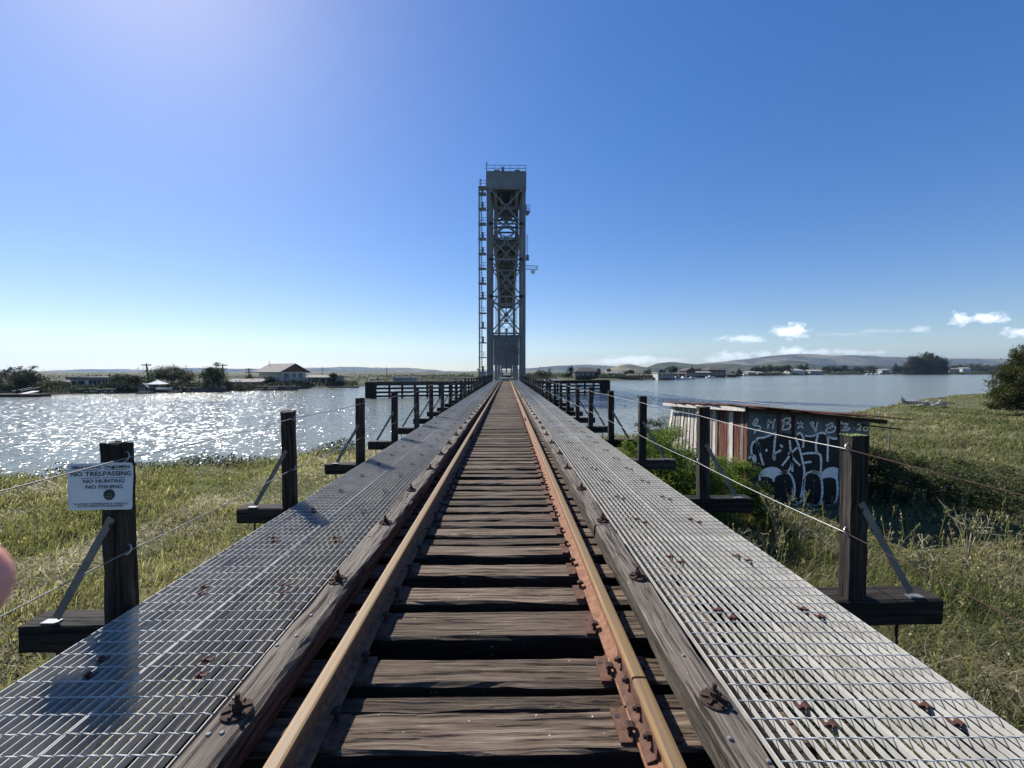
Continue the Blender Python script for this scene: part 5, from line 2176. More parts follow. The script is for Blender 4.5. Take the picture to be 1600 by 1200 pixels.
plant('shrub', 'wide dark bramble thicket in the shadow beside the graffiti wall end of the shed', 'shrub', gpos(1462, 10.9), [([(0, 0, 0), (0, 0, .35)], .05, .03)],
      [((-.2, .2, .55), (1.3, 1.2, .65)), ((-1.1, .7, .7), (.8, .9, .75)), ((1.2, -.3, .42), (1.2, 1.0, .5)), ((1.9, .9, .4), (1.0, .9, .45))], 'leaf_fringe', 34000, .030, 75, 190, .13, .4, 'shrubs by the shed')


def weed(px, Z, h, seed, label):
    rng_ = np.random.default_rng(seed)
    b = gpos(px, Z)
    t = thing('weed', label, 'weed', b, 0, 'tall weeds by the shed')
    q = MB()
    Q, hue = [], []
    for s in range(rng_.integers(4, 7)):
        e = np.array([rng_.normal(0, .22), rng_.normal(0, .18), h * rng_.uniform(.65, 1.05)])
        mid = e * np.array([.35, .35, .55])
        q.tube([(0, 0, 0), tuple(mid), tuple(e)], [.010, .008, .004], 5)
        for k in range(9):
            f = rng_.uniform(.35, 1)
            c = mid + (e - mid) * (f - .35) / .65
            tip = c + np.array([rng_.normal(0, .10), rng_.normal(0, .10), rng_.uniform(.03, .16)])
            q.tube([tuple(c), tuple(tip)], [.005, .003], 4)
            pts = c + (tip - c) * rng_.random((7, 1)) + rng_.normal(0, .018, (7, 3))
            Q.append(leaves(rng_, pts, .021, .8))
            hue.append(np.clip(rng_.normal(.45, .25, 7), 0, 1))
    q.build('stem', 'drygrass', t)
    o = bpy.data.objects.new('foliage', quads_mesh('foliage', np.concatenate(Q), np.concatenate(hue), 'leaf_weed'))
    C.objects.link(o)
    o.parent = t


weed(1225, 8.0, 1.25, 81, 'tall branching weed standing in front of the graffiti lettering')
weed(1258, 7.7, .95, 82, 'shorter branching weed in front of the rounded graffiti shapes')
weed(1205, 7.3, .85, 83, 'leafy weed at the foot of the red planks')
weed(1290, 7.4, .7, 84, 'low grey weed just beside the mossy post')
weed(1530, 7.6, .9, 85, 'tall pale weed in the sunny grass beyond the dark shadow')
weed(1475, 6.2, .8, 86, 'tall pale weed behind the strap brace of the mossy post')

# thin stake in the marsh
st = gpos(1398, 17.5)
tag(MB().tube([(0, 0, -.1), (.03, 0, 1.5)], [.028, .022], 6).build('stake', 'grey_wood', None, st), 'thin pale stake standing in the marsh grass past the shed', 'stake')

# bushy tree at the edge of the marsh
plant('bushy_tree', 'big rounded yellowish green tree at the edge of the marsh grass', 'tree', gpos(1634, 34), [([(0, 0, 0), (.1, 0, 1.0), (0, .1, 2.2)], .22, .12)],
      [((0, 0, 2.5), (2.2, 2.5, 2.2)), ((.5, 0, 4.3), (1.8, 2.0, 1.9)), ((-.7, .3, 1.5), (1.7, 2.0, 1.4)), ((1.2, -.3, 5.5), (1.2, 1.3, 1.2)), ((-.5, 0, 3.6), (1.3, 1.3, 1.2))], 'leaf_yellow', 90000, .075, 91, 340, .12, .3, hollow=.6)
# driftwood
t = thing('driftwood', 'bleached driftwood trunk with broken roots lying on the marsh', 'driftwood', gpos(1452, 42, .15), 0)
q = MB()
rg = random.Random(31)
q.tube([(-2.1, 0, .42), (-1.5, .1, .30), (-.7, 0, .34), (.2, .12, .22), (1.0, 0, .26), (1.7, .1, .16), (2.4, .05, .22)], [.15, .21, .17, .19, .13, .12, .05], 9)
for k in range(9):                                   # torn root plate
    a_ = rg.uniform(-.9, 1.9)
    L_r = rg.uniform(.4, 1.0)
    e = Vector((-2.0 - rg.uniform(.05, .8), rg.uniform(-.3, .3), .42 + math.sin(a_) * L_r * .75))
    q.tube([(-1.9, 0, .38), tuple(Vector((-1.9, 0, .38)).lerp(e, .55) + Vector((0, rg.uniform(-.1, .1), .05))), tuple(e)], [.11, .07, .02], 6)
for k in range(8):                                   # broken stubs along it
    x_ = rg.uniform(-1.2, 2.1)
    e = Vector((x_ + rg.uniform(-.5, .5), rg.uniform(-.5, .3), rg.uniform(.02, .62)))
    q.tube([(x_, 0, .26), tuple(e)], [.085, .025], 6)
q.tube([(.4, -.5, .10), (1.2, -.4, .16), (1.9, -.5, .06)], [.09, .11, .06], 7)
q.tube([(-1.1, -.6, .08), (-.5, -.5, .14), (.0, -.6, .05)], [.08, .10, .05], 7)
q.build('trunk', 'drift_wood', t, smooth=True)
q = MB()
q.tube([(1.4, .3, .1), (2.6, .6, .28), (3.8, .5, .15)], [.06, .07, .03], 7)
q.build('branch', 'drift_wood', t, smooth=True)
# rocks at the waterline


def rock(px, Z, r, seed, label):
    rng_ = np.random.default_rng(seed)
    bm = bmesh.new()
    bmesh.ops.create_icosphere(bm, subdivisions=3, radius=1)
    for v in bm.verts:
        c = v.co.copy()
        k = 1 + .22 * float(vnoise(c.x * 2 + seed, c.y * 2 + c.z * 1.3, .9, seed)) + .08 * float(vnoise(c.x * 6, c.y * 6 + c.z * 5, .9, seed + 1))
        v.co = Vector((c.x * 1.2, c.y, c.z * .75)) * k * r
    me = bpy.data.meshes.new('rock')
    bm.to_mesh(me)
    bm.free()
    me.materials.append(M['rock_dark'])
    o = bpy.data.objects.new('rock', me)
    C.objects.link(o)
    b = gpos(px, Z)
    o.location = (b[0], b[1], b[2] + r * .35)
    tag(o, label, 'rock', 'rocks at the waterline')


rock(1030, 21.5, .55, 3, 'dark rounded boulder at the water beside the shrub')
rock(1047, 22.3, .45, 5, 'second dark boulder close to the white planks')
rock(1016, 20.8, .32, 7, 'small dark rock in front of the rounded boulder')
rock(960, 22.3, .30, 9, 'small pale rock under the fourth post at the waterline')
rock(975, 22.8, .25, 11, 'little rock just left of the waterline shrub')
# ================================================================== far shores: houses, trees, poles, boats
def house(name, label, px0, px1, pe, pr, pb, Z, depth, roof, wall='wall_cream', roofm='roof_grey', wins=(), door=None, rot=0.0, over=.5, cat='house', base=None, extra=None):
    """a house seen at columns px0..px1 with eaves at row pe, ridge at pr, foot at pb; local x along its front, y into depth"""
    xc = (ux(px0, Z) + ux(px1, Z)) / 2
    Wd = (px1 - px0) / 660 * Z
    zb = vz(pb, Z) if base is None else base
    ze, zr = vz(pe, Z) - zb, vz(pr, Z) - zb
    t = thing(name, label, cat, (xc, Z, zb), rot)
    hw = Wd / 2
    m = MB()
    m.box2((-hw, 0, -1.5), (hw, depth, ze))
    m.build('wall', wall, t)
    m = MB()
    o = over
    if roof == 'flat':
        m.box2((-hw - o, -o, ze), (hw + o, depth + o, max(zr, ze + .2)))
    elif roof == 'ridge':          # ridge along the front
        th = .18
        m.add([(-hw - o, -o, ze - .1), (hw + o, -o, ze - .1), (hw + o, depth / 2, zr), (-hw - o, depth / 2, zr), (-hw - o, depth + o, ze - .1), (hw + o, depth + o, ze - .1),
               (-hw - o, -o, ze - .1 - th), (hw + o, -o, ze - .1 - th), (-hw - o, depth + o, ze - .1 - th), (hw + o, depth + o, ze - .1 - th)],
              [(0, 1, 2, 3), (3, 2, 5, 4), (0, 6, 7, 1), (4, 5, 9, 8), (6, 8, 9, 7), (0, 3, 4, 8, 6), (1, 7, 9, 5, 2)])
    elif roof == 'gable':          # gable end to the front
        m.prism([(-hw - o, ze - .25), (0, zr), (hw + o, ze - .25), (hw + o, ze - .05), (0, zr + .2), (-hw - o, ze - .05)], 'Y', -o, depth + o)
        g = MB()
        g.prism([(-hw, ze + .003), (hw, ze + .003), (0, zr - .03)], 'Y', .02, depth - .02)
        g.build('gable', 'gable_brown', t)
    elif roof == 'hip':
        k = min(hw * .6, depth / 2)
        m.add([(-hw - o, -o, ze), (hw + o, -o, ze), (hw + o, depth + o, ze), (-hw - o, depth + o, ze), (-hw + k, depth / 2, zr), (hw - k, depth / 2, zr)],
              [(0, 1, 5, 4), (1, 2, 5), (2, 3, 4, 5), (3, 0, 4), (0, 3, 2, 1)])
    m.build('roof', roofm, t)
    for (u0, u1, v0, v1) in wins:
        xa, xb, za, zb_ = -hw + Wd * u0, -hw + Wd * u1, ze * v0, ze * v1
        f = MB()
        e = max(.07, Z * .0006)
        f.box2((xa - e, -.09, za - e), (xb + e, -.002, za))
        f.box2((xa - e, -.09, zb_), (xb + e, -.002, zb_ + e))
        f.box2((xa - e, -.09, za), (xa, -.002, zb_))
        f.box2((xb, -.09, za), (xb + e, -.002, zb_))
        fo = f.build('window', 'trim_white', t)
        g = MB()
        g.box2((xa, -.05, za), (xb, -.003, zb_))
        g.build('pane', 'glass_dark', fo)
    if door:
        u0, u1, v1 = door
        g = MB()
        g.box2((-hw + Wd * u0, -.06, 0), (-hw + Wd * u1, -.004, ze * v1))
        g.build('door', 'wall_brown', t)
    return t


def zground(px, Z):
    return float(ground_z(ux(px, Z), Z))


def tree(label, px, top, bot, width, Z, mat, seed, n=1500, group='trees on the far shores', shape='round', name='shore_tree', leaf=None):
    """a tree standing at column px, its crown top at row top, foot at row bot, crown width px wide"""
    x = ux(px, Z)
    zb = min(vz(bot, Z), zground(px, Z))
    H = vz(top, Z) - zb
    w = width / 660 * Z / 2
    lf = leaf or max(.10, Z * .0013)
    cr = []
    r_ = random.Random(seed)
    if shape == 'round':
        cr = [((0, 0, H * .52), (w * .9, w * .8, H * .44))] + [((r_.uniform(-.5, .5) * w, r_.uniform(-.3, .3) * w, H * r_.uniform(.42, .76)), (w * .5, w * .5, H * .22)) for _ in range(4)]
    elif shape == 'bush':
        cr = [((0, 0, H * .45), (w * .95, w * .8, H * .5))] + [((r_.uniform(-.6, .6) * w, 0, H * r_.uniform(.4, .8)), (w * .4, w * .4, H * .2)) for _ in range(4)]
    elif shape == 'flat':
        cr = [((0, 0, H * .68), (w * .98, w * .8, H * .28)), ((-w * .4, 0, H * .5), (w * .5, w * .5, H * .22)), ((w * .45, 0, H * .5), (w * .5, w * .5, H * .22))]
    elif shape == 'windswept':
        cr = [((-.1 * w, 0, H * .42), (w * .9, w * .8, H * .34)), ((-.25 * w, 0, H * .76), (w * .3, w * .3, H * .18)), ((.35 * w, 0, H * .80), (w * .34, w * .3, H * .17)), ((-.62 * w, 0, H * .62), (w * .3, w * .3, H * .16)), ((.7 * w, 0, H * .55), (w * .28, w * .3, H * .2))]
    elif shape == 'cone':
        cr = [((0, 0, H * .38), (w * .95, w * .9, H * .26)), ((0, 0, H * .62), (w * .62, w * .6, H * .2)), ((0.05 * w, 0, H * .85), (w * .30, w * .3, H * .15))]
    return plant(name, label, 'tree', (x, Z, zb), [([(0, 0, -.3), (w * .05, 0, H * .22), (0, 0, H * .42)], H * .035, H * .02)], cr, mat, int(n * 1.8), lf, seed, 60, .20, .2, group, hollow=.35)


# ---- left shore
tree('big windswept tree above the dock at the very edge of the far bank', 40, 571, 616, 88, 86, 'leaf_olive', 201, 5200, shape='windswept', leaf=.15)
tree('low dark bush between the windswept tree and the white porch house', 97, 592, 612, 34, 92, 'leaf_olive', 202, 900, shape='bush')
tree('bushy dark tree right beside the white porch house', 205, 582, 614, 52, 92, 'leaf_olive', 203, 3000, shape='bush', leaf=.15)
tree('dark bush in front of the leaning power pole', 232, 588, 611, 34, 98, 'leaf_dark', 204, 1300, shape='bush')
tree('wide flat topped tree behind the white canopy', 272, 573, 606, 66, 101, 'leaf_olive', 205, 4500, shape='flat', leaf=.15)
tree('small pale bush at the end of the flat topped tree', 296, 582, 607, 26, 99, 'leaf_yellow', 206, 900, shape='bush')
tree('upright dark tree standing alone near the crossarm power pole', 337, 569, 611, 36, 97, 'leaf_dark', 207, 4200, shape='bush', leaf=.15)
tree('dark bush at the corner of the long low house', 360, 591, 610, 16, 99, 'leaf_dark', 208, 500, shape='bush')
tree('dark round bush in front of the two storey house', 424, 586, 603, 17, 111, 'leaf_dark', 209, 900, shape='bush')
tree('dark pointed tree behind the long low house', 394, 583, 597, 20, 122, 'leaf_dark', 210, 500, shape='cone')
tree('small round tree at the end of the single storey house', 522, 579, 604, 15, 124, 'leaf_dark', 211, 900, shape='round')
tree('low hedge like bush along the bank under the two storey house', 448, 597, 606, 66, 110, 'leaf_olive', 212, 1400, shape='bush')
tree('low bank bush beside the crossarm power pole', 385, 598, 610, 50, 100, 'leaf_olive', 213, 1200, shape='bush')
tree('bank bush below the flat topped tree', 300, 597, 611, 54, 96, 'leaf_olive', 214, 1200, shape='bush')
tree('dark bush against the bank between dock and porch house', 140, 600, 616, 70, 89, 'leaf_dark', 215, 1500, shape='bush')
tree('dark trees over the roof of the white porch house', 165, 585, 606, 70, 112, 'leaf_dark', 216, 1500, shape='flat')

h = house('porch_house', 'pale low house with a row of white framed porch windows', 118, 180, 593, 589, 607, 95, 8, 'flat', 'porch_white', 'roof_grey', [(.47 + .105 * k, .55 + .105 * k, .30, .92) for k in range(5)] + [(.05, .16, .45, .85), (.2, .36, .45, .85)])
m = MB()
m.box2((-4.8, -2.2, -.4), (4.4, -.1, -.05))
m.box2((-4.8, -2.2, .55), (1.0, -2.1, .65))
for k in range(8):
    m.box2((-4.8 + .8 * k, -2.2, -.05), (-4.72 + .8 * k, -2.1, .55))
m.box2((.6, -2.3, -1.5), (4.2, -2.22, -.4))
m.build('deck', 'wall_white', h)
m = MB()
m.tube([(1.4, 3, 1.9), (1.4, 3, 3.2)], .16, 6)
m.tube([(2.0, 3, 1.9), (2.0, 3, 2.9)], .10, 6)
m.build('chimney', 'dark_metal', h)
house('hip_house', 'low dark hipped house roof behind the bushes by the porch house', 76, 120, 597, 590, 607, 104, 8, 'hip', 'wall_grey', 'roof_dark')
h = house('long_house', 'long single storey house with a low roof and a white gate in front', 355, 408, 596, 592, 607, 108, 8, 'ridge', 'wall_tan', 'roof_grey', [(.30, .42, .3, .8), (.52, .64, .3, .8), (.76, .88, .3, .8)], (.44, .5, .8))
h = house('two_storey_house', 'large two storey house with grey roof, brown gable and white balcony', 440, 482, 581, 569, 603, 116, 9.5, 'gable', 'wall_cream', 'roof_grey', [(.10, .26, .08, .40), (.36, .52, .08, .40), (.62, .78, .08, .40), (.12, .30, .55, .88), (.44, .58, .55, .88), (.70, .86, .55, .88)], None, R(62), .9)
m = MB()
m.box2((-3.0, -1.3, 1.75), (3.3, -.01, 1.92))
for z in (2.3, 2.75):
    m.box2((-3.0, -1.3, z - .05), (3.3, -1.22, z + .05))
for k in range(8):
    m.box2((-3.0 + .9 * k, -1.3, 1.92), (-2.92 + .9 * k, -1.22, 2.7))
for xx in (-2.9, .1, 3.15):
    m.box2((xx - .08, -1.3, -1.2), (xx + .08, -1.14, 1.75))
m.build('balcony', 'trim_white', h)
m = MB()
m.box2((1.2, 5, 4.2), (2.4, 6.2, 5.6))
m.tube([(-1, 9, 4.8), (-1, 9, 7.0)], .06, 5)
m.build('chimney', 'roof_grey', h)
house('low_house', 'long pale bungalow with dark windows near the floating dock', 478, 521, 589, 586, 603, 124, 8, 'ridge', 'wall_grey', 'roof_grey', [(.06, .24, .35, .85), (.32, .5, .35, .85), (.58, .72, .35, .85), (.80, .94, .35, .85)])
house('storage_container', 'grey metal container shed on the marsh seen over the fender', 614, 650, 590, 589.3, 597, 168, 4, 'flat', 'container_grey', 'container_grey', (), None, 0, .02, 'container')
house('marsh_hut', 'small pale hut far out on the marsh beside the container', 580, 588, 592, 589.8, 598, 175, 4, 'ridge', 'wall_white', 'roof_dark', (), None, 0, .2, 'hut')
house('marsh_hut', 'little white trailer on the marsh close to the tower ladder', 700, 716, 592.2, 591.8, 597, 215, 4, 'flat', 'wall_white', 'roof_light', (), None, 0, .1, 'trailer')

# canopy, landing stages and docks
t = thing('canopy', 'white peaked canopy on the far bank under the flat topped tree', 'canopy', (ux(252, 93), 93, zground(252, 93)), 0)
Hc = vz(600, 93) - zground(252, 93)
m = MB()
w_ = 10 / 660 * 93
m.add([(-w_, -w_, Hc), (w_, -w_, Hc), (w_, w_, Hc), (-w_, w_, Hc), (0, 0, vz(594, 93) - zground(252, 93))], [(0, 1, 4), (1, 2, 4), (2, 3, 4), (3, 0, 4), (0, 3, 2, 1)])
m.build('roof', 'canvas_white', t)
for sx in (-1, 1):
    for sy in (-1, 1):
        MB().tube([(sx * w_ * .9, sy * w_ * .9, 0), (sx * w_ * .9, sy * w_ * .9, Hc + .05)], .05, 5).build('leg', 'dark_metal', t)
house('boat_shelter', 'small pale gabled shelter beside the white canopy', 222, 237, 605, 600, 611, 91, 3, 'gable', 'wall_tan', 'roof_light', (), None, 0, .2, 'shelter')


def dock(label, px0, px1, Z, wd, h=.45, ramp=None, mat='pier_wood', group='floating docks'):
    xa, xb = ux(px0, Z), ux(px1, Z)
    t = thing('dock', label, 'dock', ((xa + xb) / 2, Z, WATER), 0, group)
    L = xb - xa
    m = MB()
    m.box2((-L / 2, -wd / 2, -.2), (L / 2, wd / 2, h))
    m.box2((-L / 2 - .04, -wd / 2 - .06, h - .14), (L / 2 + .04, wd / 2 + .06, h + .02))
    m.build('float', mat, t)
    for k in range(3):
        MB().tube([(-L / 2 + L * (k + .5) / 3, wd / 2 + .2, -1), (-L / 2 + L * (k + .5) / 3, wd / 2 + .2, 1.3)], .14, 7).build('pile', 'creosote', t)
    if ramp:
        a, b = ramp
        m = MB()
        c = ((xa + xb) / 2, Z, WATER)
        A = P(*a, Z + wd * .4) - Vector(c)
        B = P(*b, Z + 5) - Vector(c)
        m.beam(A, B, 1.2, .18)
        for s in (-.55, .55):
            m.beam(A + Vector((s * .3, s, .8)), B + Vector((s * .3, s, .8)), .07, .07)
        m.build('gangway', 'wall_white', t)


dock('long low floating dock with a pale gangway below the windswept tree', -30, 78, 76.5, 2.2, .5, ((36, 617.5), (66, 611)))
dock('thin floating dock running out from the two storey house', 500, 560, 120, 1.6, .35)
dock('short white floating landing with gangway below the bungalow', 474, 502, 117, 2.0, .4, ((494, 606), (484, 601)), 'wall_white')
dock('small wooden landing stage below the white canopy', 224, 242, 88, 2.0, .3)
dock('short dark float in front of the bank bushes', 268, 288, 91, 1.5, .35)
# rip-rap wall along the left shore
for i, (a, b, Z, hh) in enumerate(((70, 186, 87.3, 1.35), (232, 355, 93.5, 1.3), (350, 470, 102, 1.5))):
    m = MB()
    rg = random.Random(40 + i)
    xa, xb = ux(a, Z), ux(b, Z)
    n_ = int((xb - xa) / .55)
    for k in range(n_):
        x = xa + (xb - xa) * k / n_
        for lv in range(2):
            m.ball((x + rg.uniform(-.2, .2) - xa, lv * .5 + rg.uniform(-.2, .2), .2 + lv * .5), rg.uniform(.32, .55), 7, 0, (1.2, 1, rg.uniform(.6, .95)))
    Zm = Z * 1.0
    tag(m.build('rock_wall', 'rock_dark', None, (xa, Zm, WATER)), ['dark rock revetment below the white porch house', 'dark rock revetment below the flat topped tree', 'dark rock revetment below the long low house'][i], 'rock wall')


def pole(label, px, top, Z, arms=1, lean=0.0, bot=None, wid=.15):
    zb = zground(px, Z)
    H = vz(top, Z) - zb
    t = thing('power_pole', label, 'power pole', (ux(px, Z), Z, zb), 0, 'power poles on the far shores')
    m = MB()
    m.tube([(-lean * H, 0, -.2), (0, 0, H)], [wid * 1.25, wid], 7)
    m.build('pole', 'pole_wood', t)
    for k in range(arms):
        m = MB()
        m.box2((-1.1, -.06, H - .5 - .9 * k), (1.1, .06, H - .34 - .9 * k))
        for xx in (-.95, -.5, .5, .95):
            m.box2((xx - .05, -.05, H - .34 - .9 * k), (xx + .05, .05, H - .12 - .9 * k))
        m.build('crossarm', 'pole_wood', t)


pole('leaning dark power pole behind the bush by the white canopy', 235, 568, 99, 1, -.10)
pole('thin power pole with two crossarms by the upright dark tree', 352, 568.5, 106, 2)
pole('short power pole behind the long low house', 392, 575, 128, 2)
pole('thin mast like pole standing alone on the marsh left of the bungalow tree', 505, 573, 150, 0, 0, None, .09)
pole('lone thin pole on the marsh above the fender', 605, 573.5, 160, 0, 0, None, .10)
pole('left one of the two thin poles behind the bushes right of the tower', 844, 572, 280, 0, 0, None, .16)
pole('right one of the two thin poles behind the bushes right of the tower', 859, 571.5, 280, 0, 0, None, .16)
# distant little trees on the marsh horizon
for i, (px, top, w_, lab) in enumerate(((629, 585, 5, 'tiny round tree on the marsh horizon over the container'), (637, 585, 4, 'second tiny tree on the marsh horizon over the container'), (686, 585.5, 4, 'tiny tree alone on the horizon between container and tower'), (724, 582.5, 8, 'tiny dark tree clump on the horizon beside the tower ladder'))):
    tree(lab, px, top, 590, w_, 420, 'leaf_dark', 230 + i, 200, shape='bush', leaf=.4)

# ---- right shore
tree('bushes on the bank between the tower and the dark stilt house', 848, 578, 590, 38, 262, 'leaf_olive', 251, 2200, shape='bush', leaf=.3)
tree('upright dark tree beside the dark stilt house', 892, 571, 589, 9, 250, 'leaf_dark', 252, 900, shape='round', leaf=.28)
tree('low round bush at the foot of the dark stilt house', 886, 581, 591, 12, 246, 'leaf_dark', 253, 700, shape='bush', leaf=.28)
tree('small dark tree behind the end of the stilt house', 936, 574, 589, 8, 260, 'leaf_dark', 254, 500, shape='round', leaf=.3)
h = house('stilt_house', 'dark brown boarded house with a low roof standing behind the timber fender', 899, 934, 580.5, 574, 591, 235, 10, 'hip', 'wall_dark', 'roof_dark', [(.08, .18, .40, .80), (.28, .36, .40, .80), (.48, .64, .40, .80), (.76, .86, .40, .80)])
m = MB()
m.box2((-6.6, -2, .6), (6.6, -.05, .8))
for k in range(9):
    m.box2((-6.5 + 1.6 * k, -2, -1.5), (-6.3 + 1.6 * k, -1.8, 1.5))
m.build('porch', 'wall_brown', h)
t = thing('wharf', 'long low timber wharf along the water in front of the boathouse', 'wharf', (ux(940, 232), 232, WATER), 0)
Lw = ux(1062, 232) - ux(940, 232)
m = MB()
m.box2((0, -1.2, 1.0), (Lw, 3, 1.35))
m.build('wharf_deck', 'pier_wood', t)
m = MB()
for k in range(22):
    m.tube([(Lw * (k + .5) / 22, -1.0, -1.2), (Lw * (k + .5) / 22, -1.0, 2.0)], .16, 6)
m.build('wharf_piles', 'creosote', t)
house('long_shed', 'long pale roofed shed on the low shore behind the wharf', 985, 1040, 587, 584.5, 592, 262, 10, 'ridge', 'wall_grey', 'roof_grey', [(.1 + .2 * k, .2 + .2 * k, .3, .7) for k in range(4)])
house('far_house', 'small pale house with a flat roof on the slope behind the wharf', 950, 972, 583.5, 580.5, 588, 420, 9, 'ridge', 'wall_tan', 'roof_grey', [(.1, .3, .3, .8), (.6, .8, .3, .8)])
h = house('boathouse', 'white boathouse with dark square windows at the end of the wharf', 1029, 1053, 583.5, 582, 592.5, 226, 8, 'flat', 'wall_white', 'roof_light', [(.06, .24, .42, .88), (.32, .50, .42, .88), (.58, .76, .42, .88), (.82, .96, .42, .88)], None, 0, .3)
m = MB()
m.box2((-3.9, -2.4, .2), (3.9, -.05, .42))
for k in range(6):
    m.tube([(-3.6 + 1.45 * k, -2.2, -2.2), (-3.6 + 1.45 * k, -2.2, 1.2)], .12, 6)
m.build('stage', 'pier_wood', h)
rs = [
    ('shore_house', 'flat dark building beside the boathouse under the leaning tree', 1050, 1072, 584, 582, 592, 262, 9, 'ridge', 'wall_brown', 'roof_dark'),
    ('shore_house', 'tall dark gabled building behind the moored boats', 1074, 1088, 579, 575, 591, 268, 10, 'gable', 'wall_brown', 'roof_dark'),
    ('shore_house', 'large brown house with a wide upper storey above the moored boats', 1109, 1136, 578, 573.5, 589, 330, 14, 'hip', 'wall_brown', 'roof_dark'),
    ('shore_house', 'low dark house with a long pale roof left of the wide upper storey', 1087, 1113, 582, 580, 588.5, 318, 10, 'ridge', 'wall_brown', 'roof_grey'),
    ('shore_house', 'pale roofed shed right of the wide upper storey', 1138, 1152, 585, 583, 588, 345, 9, 'ridge', 'wall_brown', 'roof_dark'),
    ('shore_house', 'white low building on the shore before the far tree row', 1172, 1184, 581.5, 580, 584.5, 470, 10, 'ridge', 'wall_white', 'roof_light'),
    ('shore_house', 'second white low building near the far tree row', 1187, 1195, 582, 581, 584.5, 480, 10, 'ridge', 'wall_white', 'roof_light'),
    ('shore_house', 'grey hall with a pale hipped roof among the far trees', 1238, 1262, 579, 576, 583.5, 560, 14, 'hip', 'wall_white', 'roof_light'),
    ('shore_house', 'grey low hall between the far trees and the masts', 1270, 1290, 579.5, 577.5, 583.5, 600, 14, 'ridge', 'wall_grey', 'roof_light'),
    ('shore_house', 'bright white house on the far shore by the marina masts', 1384, 1396, 578, 576.3, 582, 680, 12, 'ridge', 'wall_white', 'roof_light'),
    ('shore_house', 'pale shed beyond the island trees', 1492, 1508, 576.5, 575, 580, 760, 12, 'ridge', 'wall_tan', 'roof_grey'),
    ('shore_house', 'white shed beyond the island trees', 1513, 1526, 575.5, 574, 579.5, 780, 12, 'ridge', 'wall_white', 'roof_light'),
]
for r_ in rs:
    tall = r_[6] - r_[4] > 8
    house(*r_[:12], wins=[(.08 + .31 * k, .28 + .31 * k, .3, .62) for k in range(3)] if r_[7] < 500 and r_[6] - r_[4] > 5 else [])
rt = [
    ('leaning dark tree beside the flat building on the far shore', 1052, 571, 586, 18, 300, 'leaf_dark', 'flat'), ('dark bush left of the leaning tree behind the boathouse', 1036, 577, 587, 12, 300, 'leaf_dark', 'bush'),
    ('dark tree above the tall gabled building', 1082, 571.5, 584, 11, 300, 'leaf_dark', 'round'), ('green tree beside the low house with the pale roof', 1094, 576, 585, 12, 345, 'leaf_olive', 'bush'),
    ('pointed dark tree right of the wide brown house', 1157, 574.5, 586, 8, 420, 'leaf_dark', 'cone'), ('dark bushes under the wide brown house', 1146, 581, 588, 22, 352, 'leaf_dark', 'bush'),
    ('olive tree starting the far tree row', 1183, 571.5, 583, 16, 540, 'leaf_olive', 'round'), ('round olive tree in the far tree row', 1194, 571, 583, 14, 540, 'leaf_olive', 'round'),
    ('dark round tree in the middle of the far tree row', 1205, 570, 584, 14, 520, 'leaf_dark', 'round'), ('spreading olive tree in the far tree row', 1219, 570.5, 584, 18, 560, 'leaf_olive', 'round'),
    ('wide olive tree before the grey hall', 1233, 569, 584, 17, 560, 'leaf_olive', 'round'), ('big dark tree rising over the grey hall', 1254, 567.5, 580, 14, 620, 'leaf_dark', 'round'),
    ('slim dark tree next to the big dark tree over the hall', 1264, 566, 581, 8, 620, 'leaf_dark', 'cone'), ('low dark bushes in front of the grey hall', 1258, 579, 584, 16, 575, 'leaf_dark', 'bush'),
    ('dark tree row piece right of the masts', 1296, 572, 583, 18, 650, 'leaf_dark', 'bush'), ('first dark tree over the far marina', 1310, 569.5, 582, 16, 660, 'leaf_dark', 'round'), ('second dark tree over the far marina', 1324, 570, 582, 15, 660, 'leaf_dark', 'round'),
    ('low tree strip over the far marina', 1344, 572.5, 582, 24, 690, 'leaf_olive', 'bush'), ('dark tree strip behind the bright white house', 1368, 570.5, 582, 26, 700, 'leaf_dark', 'bush'), ('pointed dark tree behind the bright white house', 1406, 567, 582, 9, 700, 'leaf_dark', 'cone'),
    ('dark tree strip left of the island trees', 1413, 571, 582, 18, 700, 'leaf_dark', 'bush'), ('dark tree strip right of the island trees', 1500, 569.5, 580, 34, 850, 'leaf_dark', 'bush'), ('dark tree strip far behind the pale sheds', 1534, 568.5, 580, 40, 850, 'leaf_dark', 'bush'),
    ('dark tree strip reaching to the big marsh tree', 1572, 568, 580, 40, 850, 'leaf_dark', 'bush'),
    ('pale bush strip on the low slope behind the wharf', 985, 578, 587, 16, 520, 'leaf_olive', 'bush'), ('small dark tree on the slope behind the stilt house', 952, 575.5, 584, 6, 480, 'leaf_dark', 'round'), ('dark bush on the slope over the long shed', 1013, 577, 586, 12, 500, 'leaf_dark', 'bush'),
]
for i, (lab, px, top, bot, w_, Z, mt, shp) in enumerate(rt):
    tree(lab, px, top, bot, w_, Z, mt, 300 + i, int(400 + w_ * 45), shape=shp, leaf=Z * .0011)
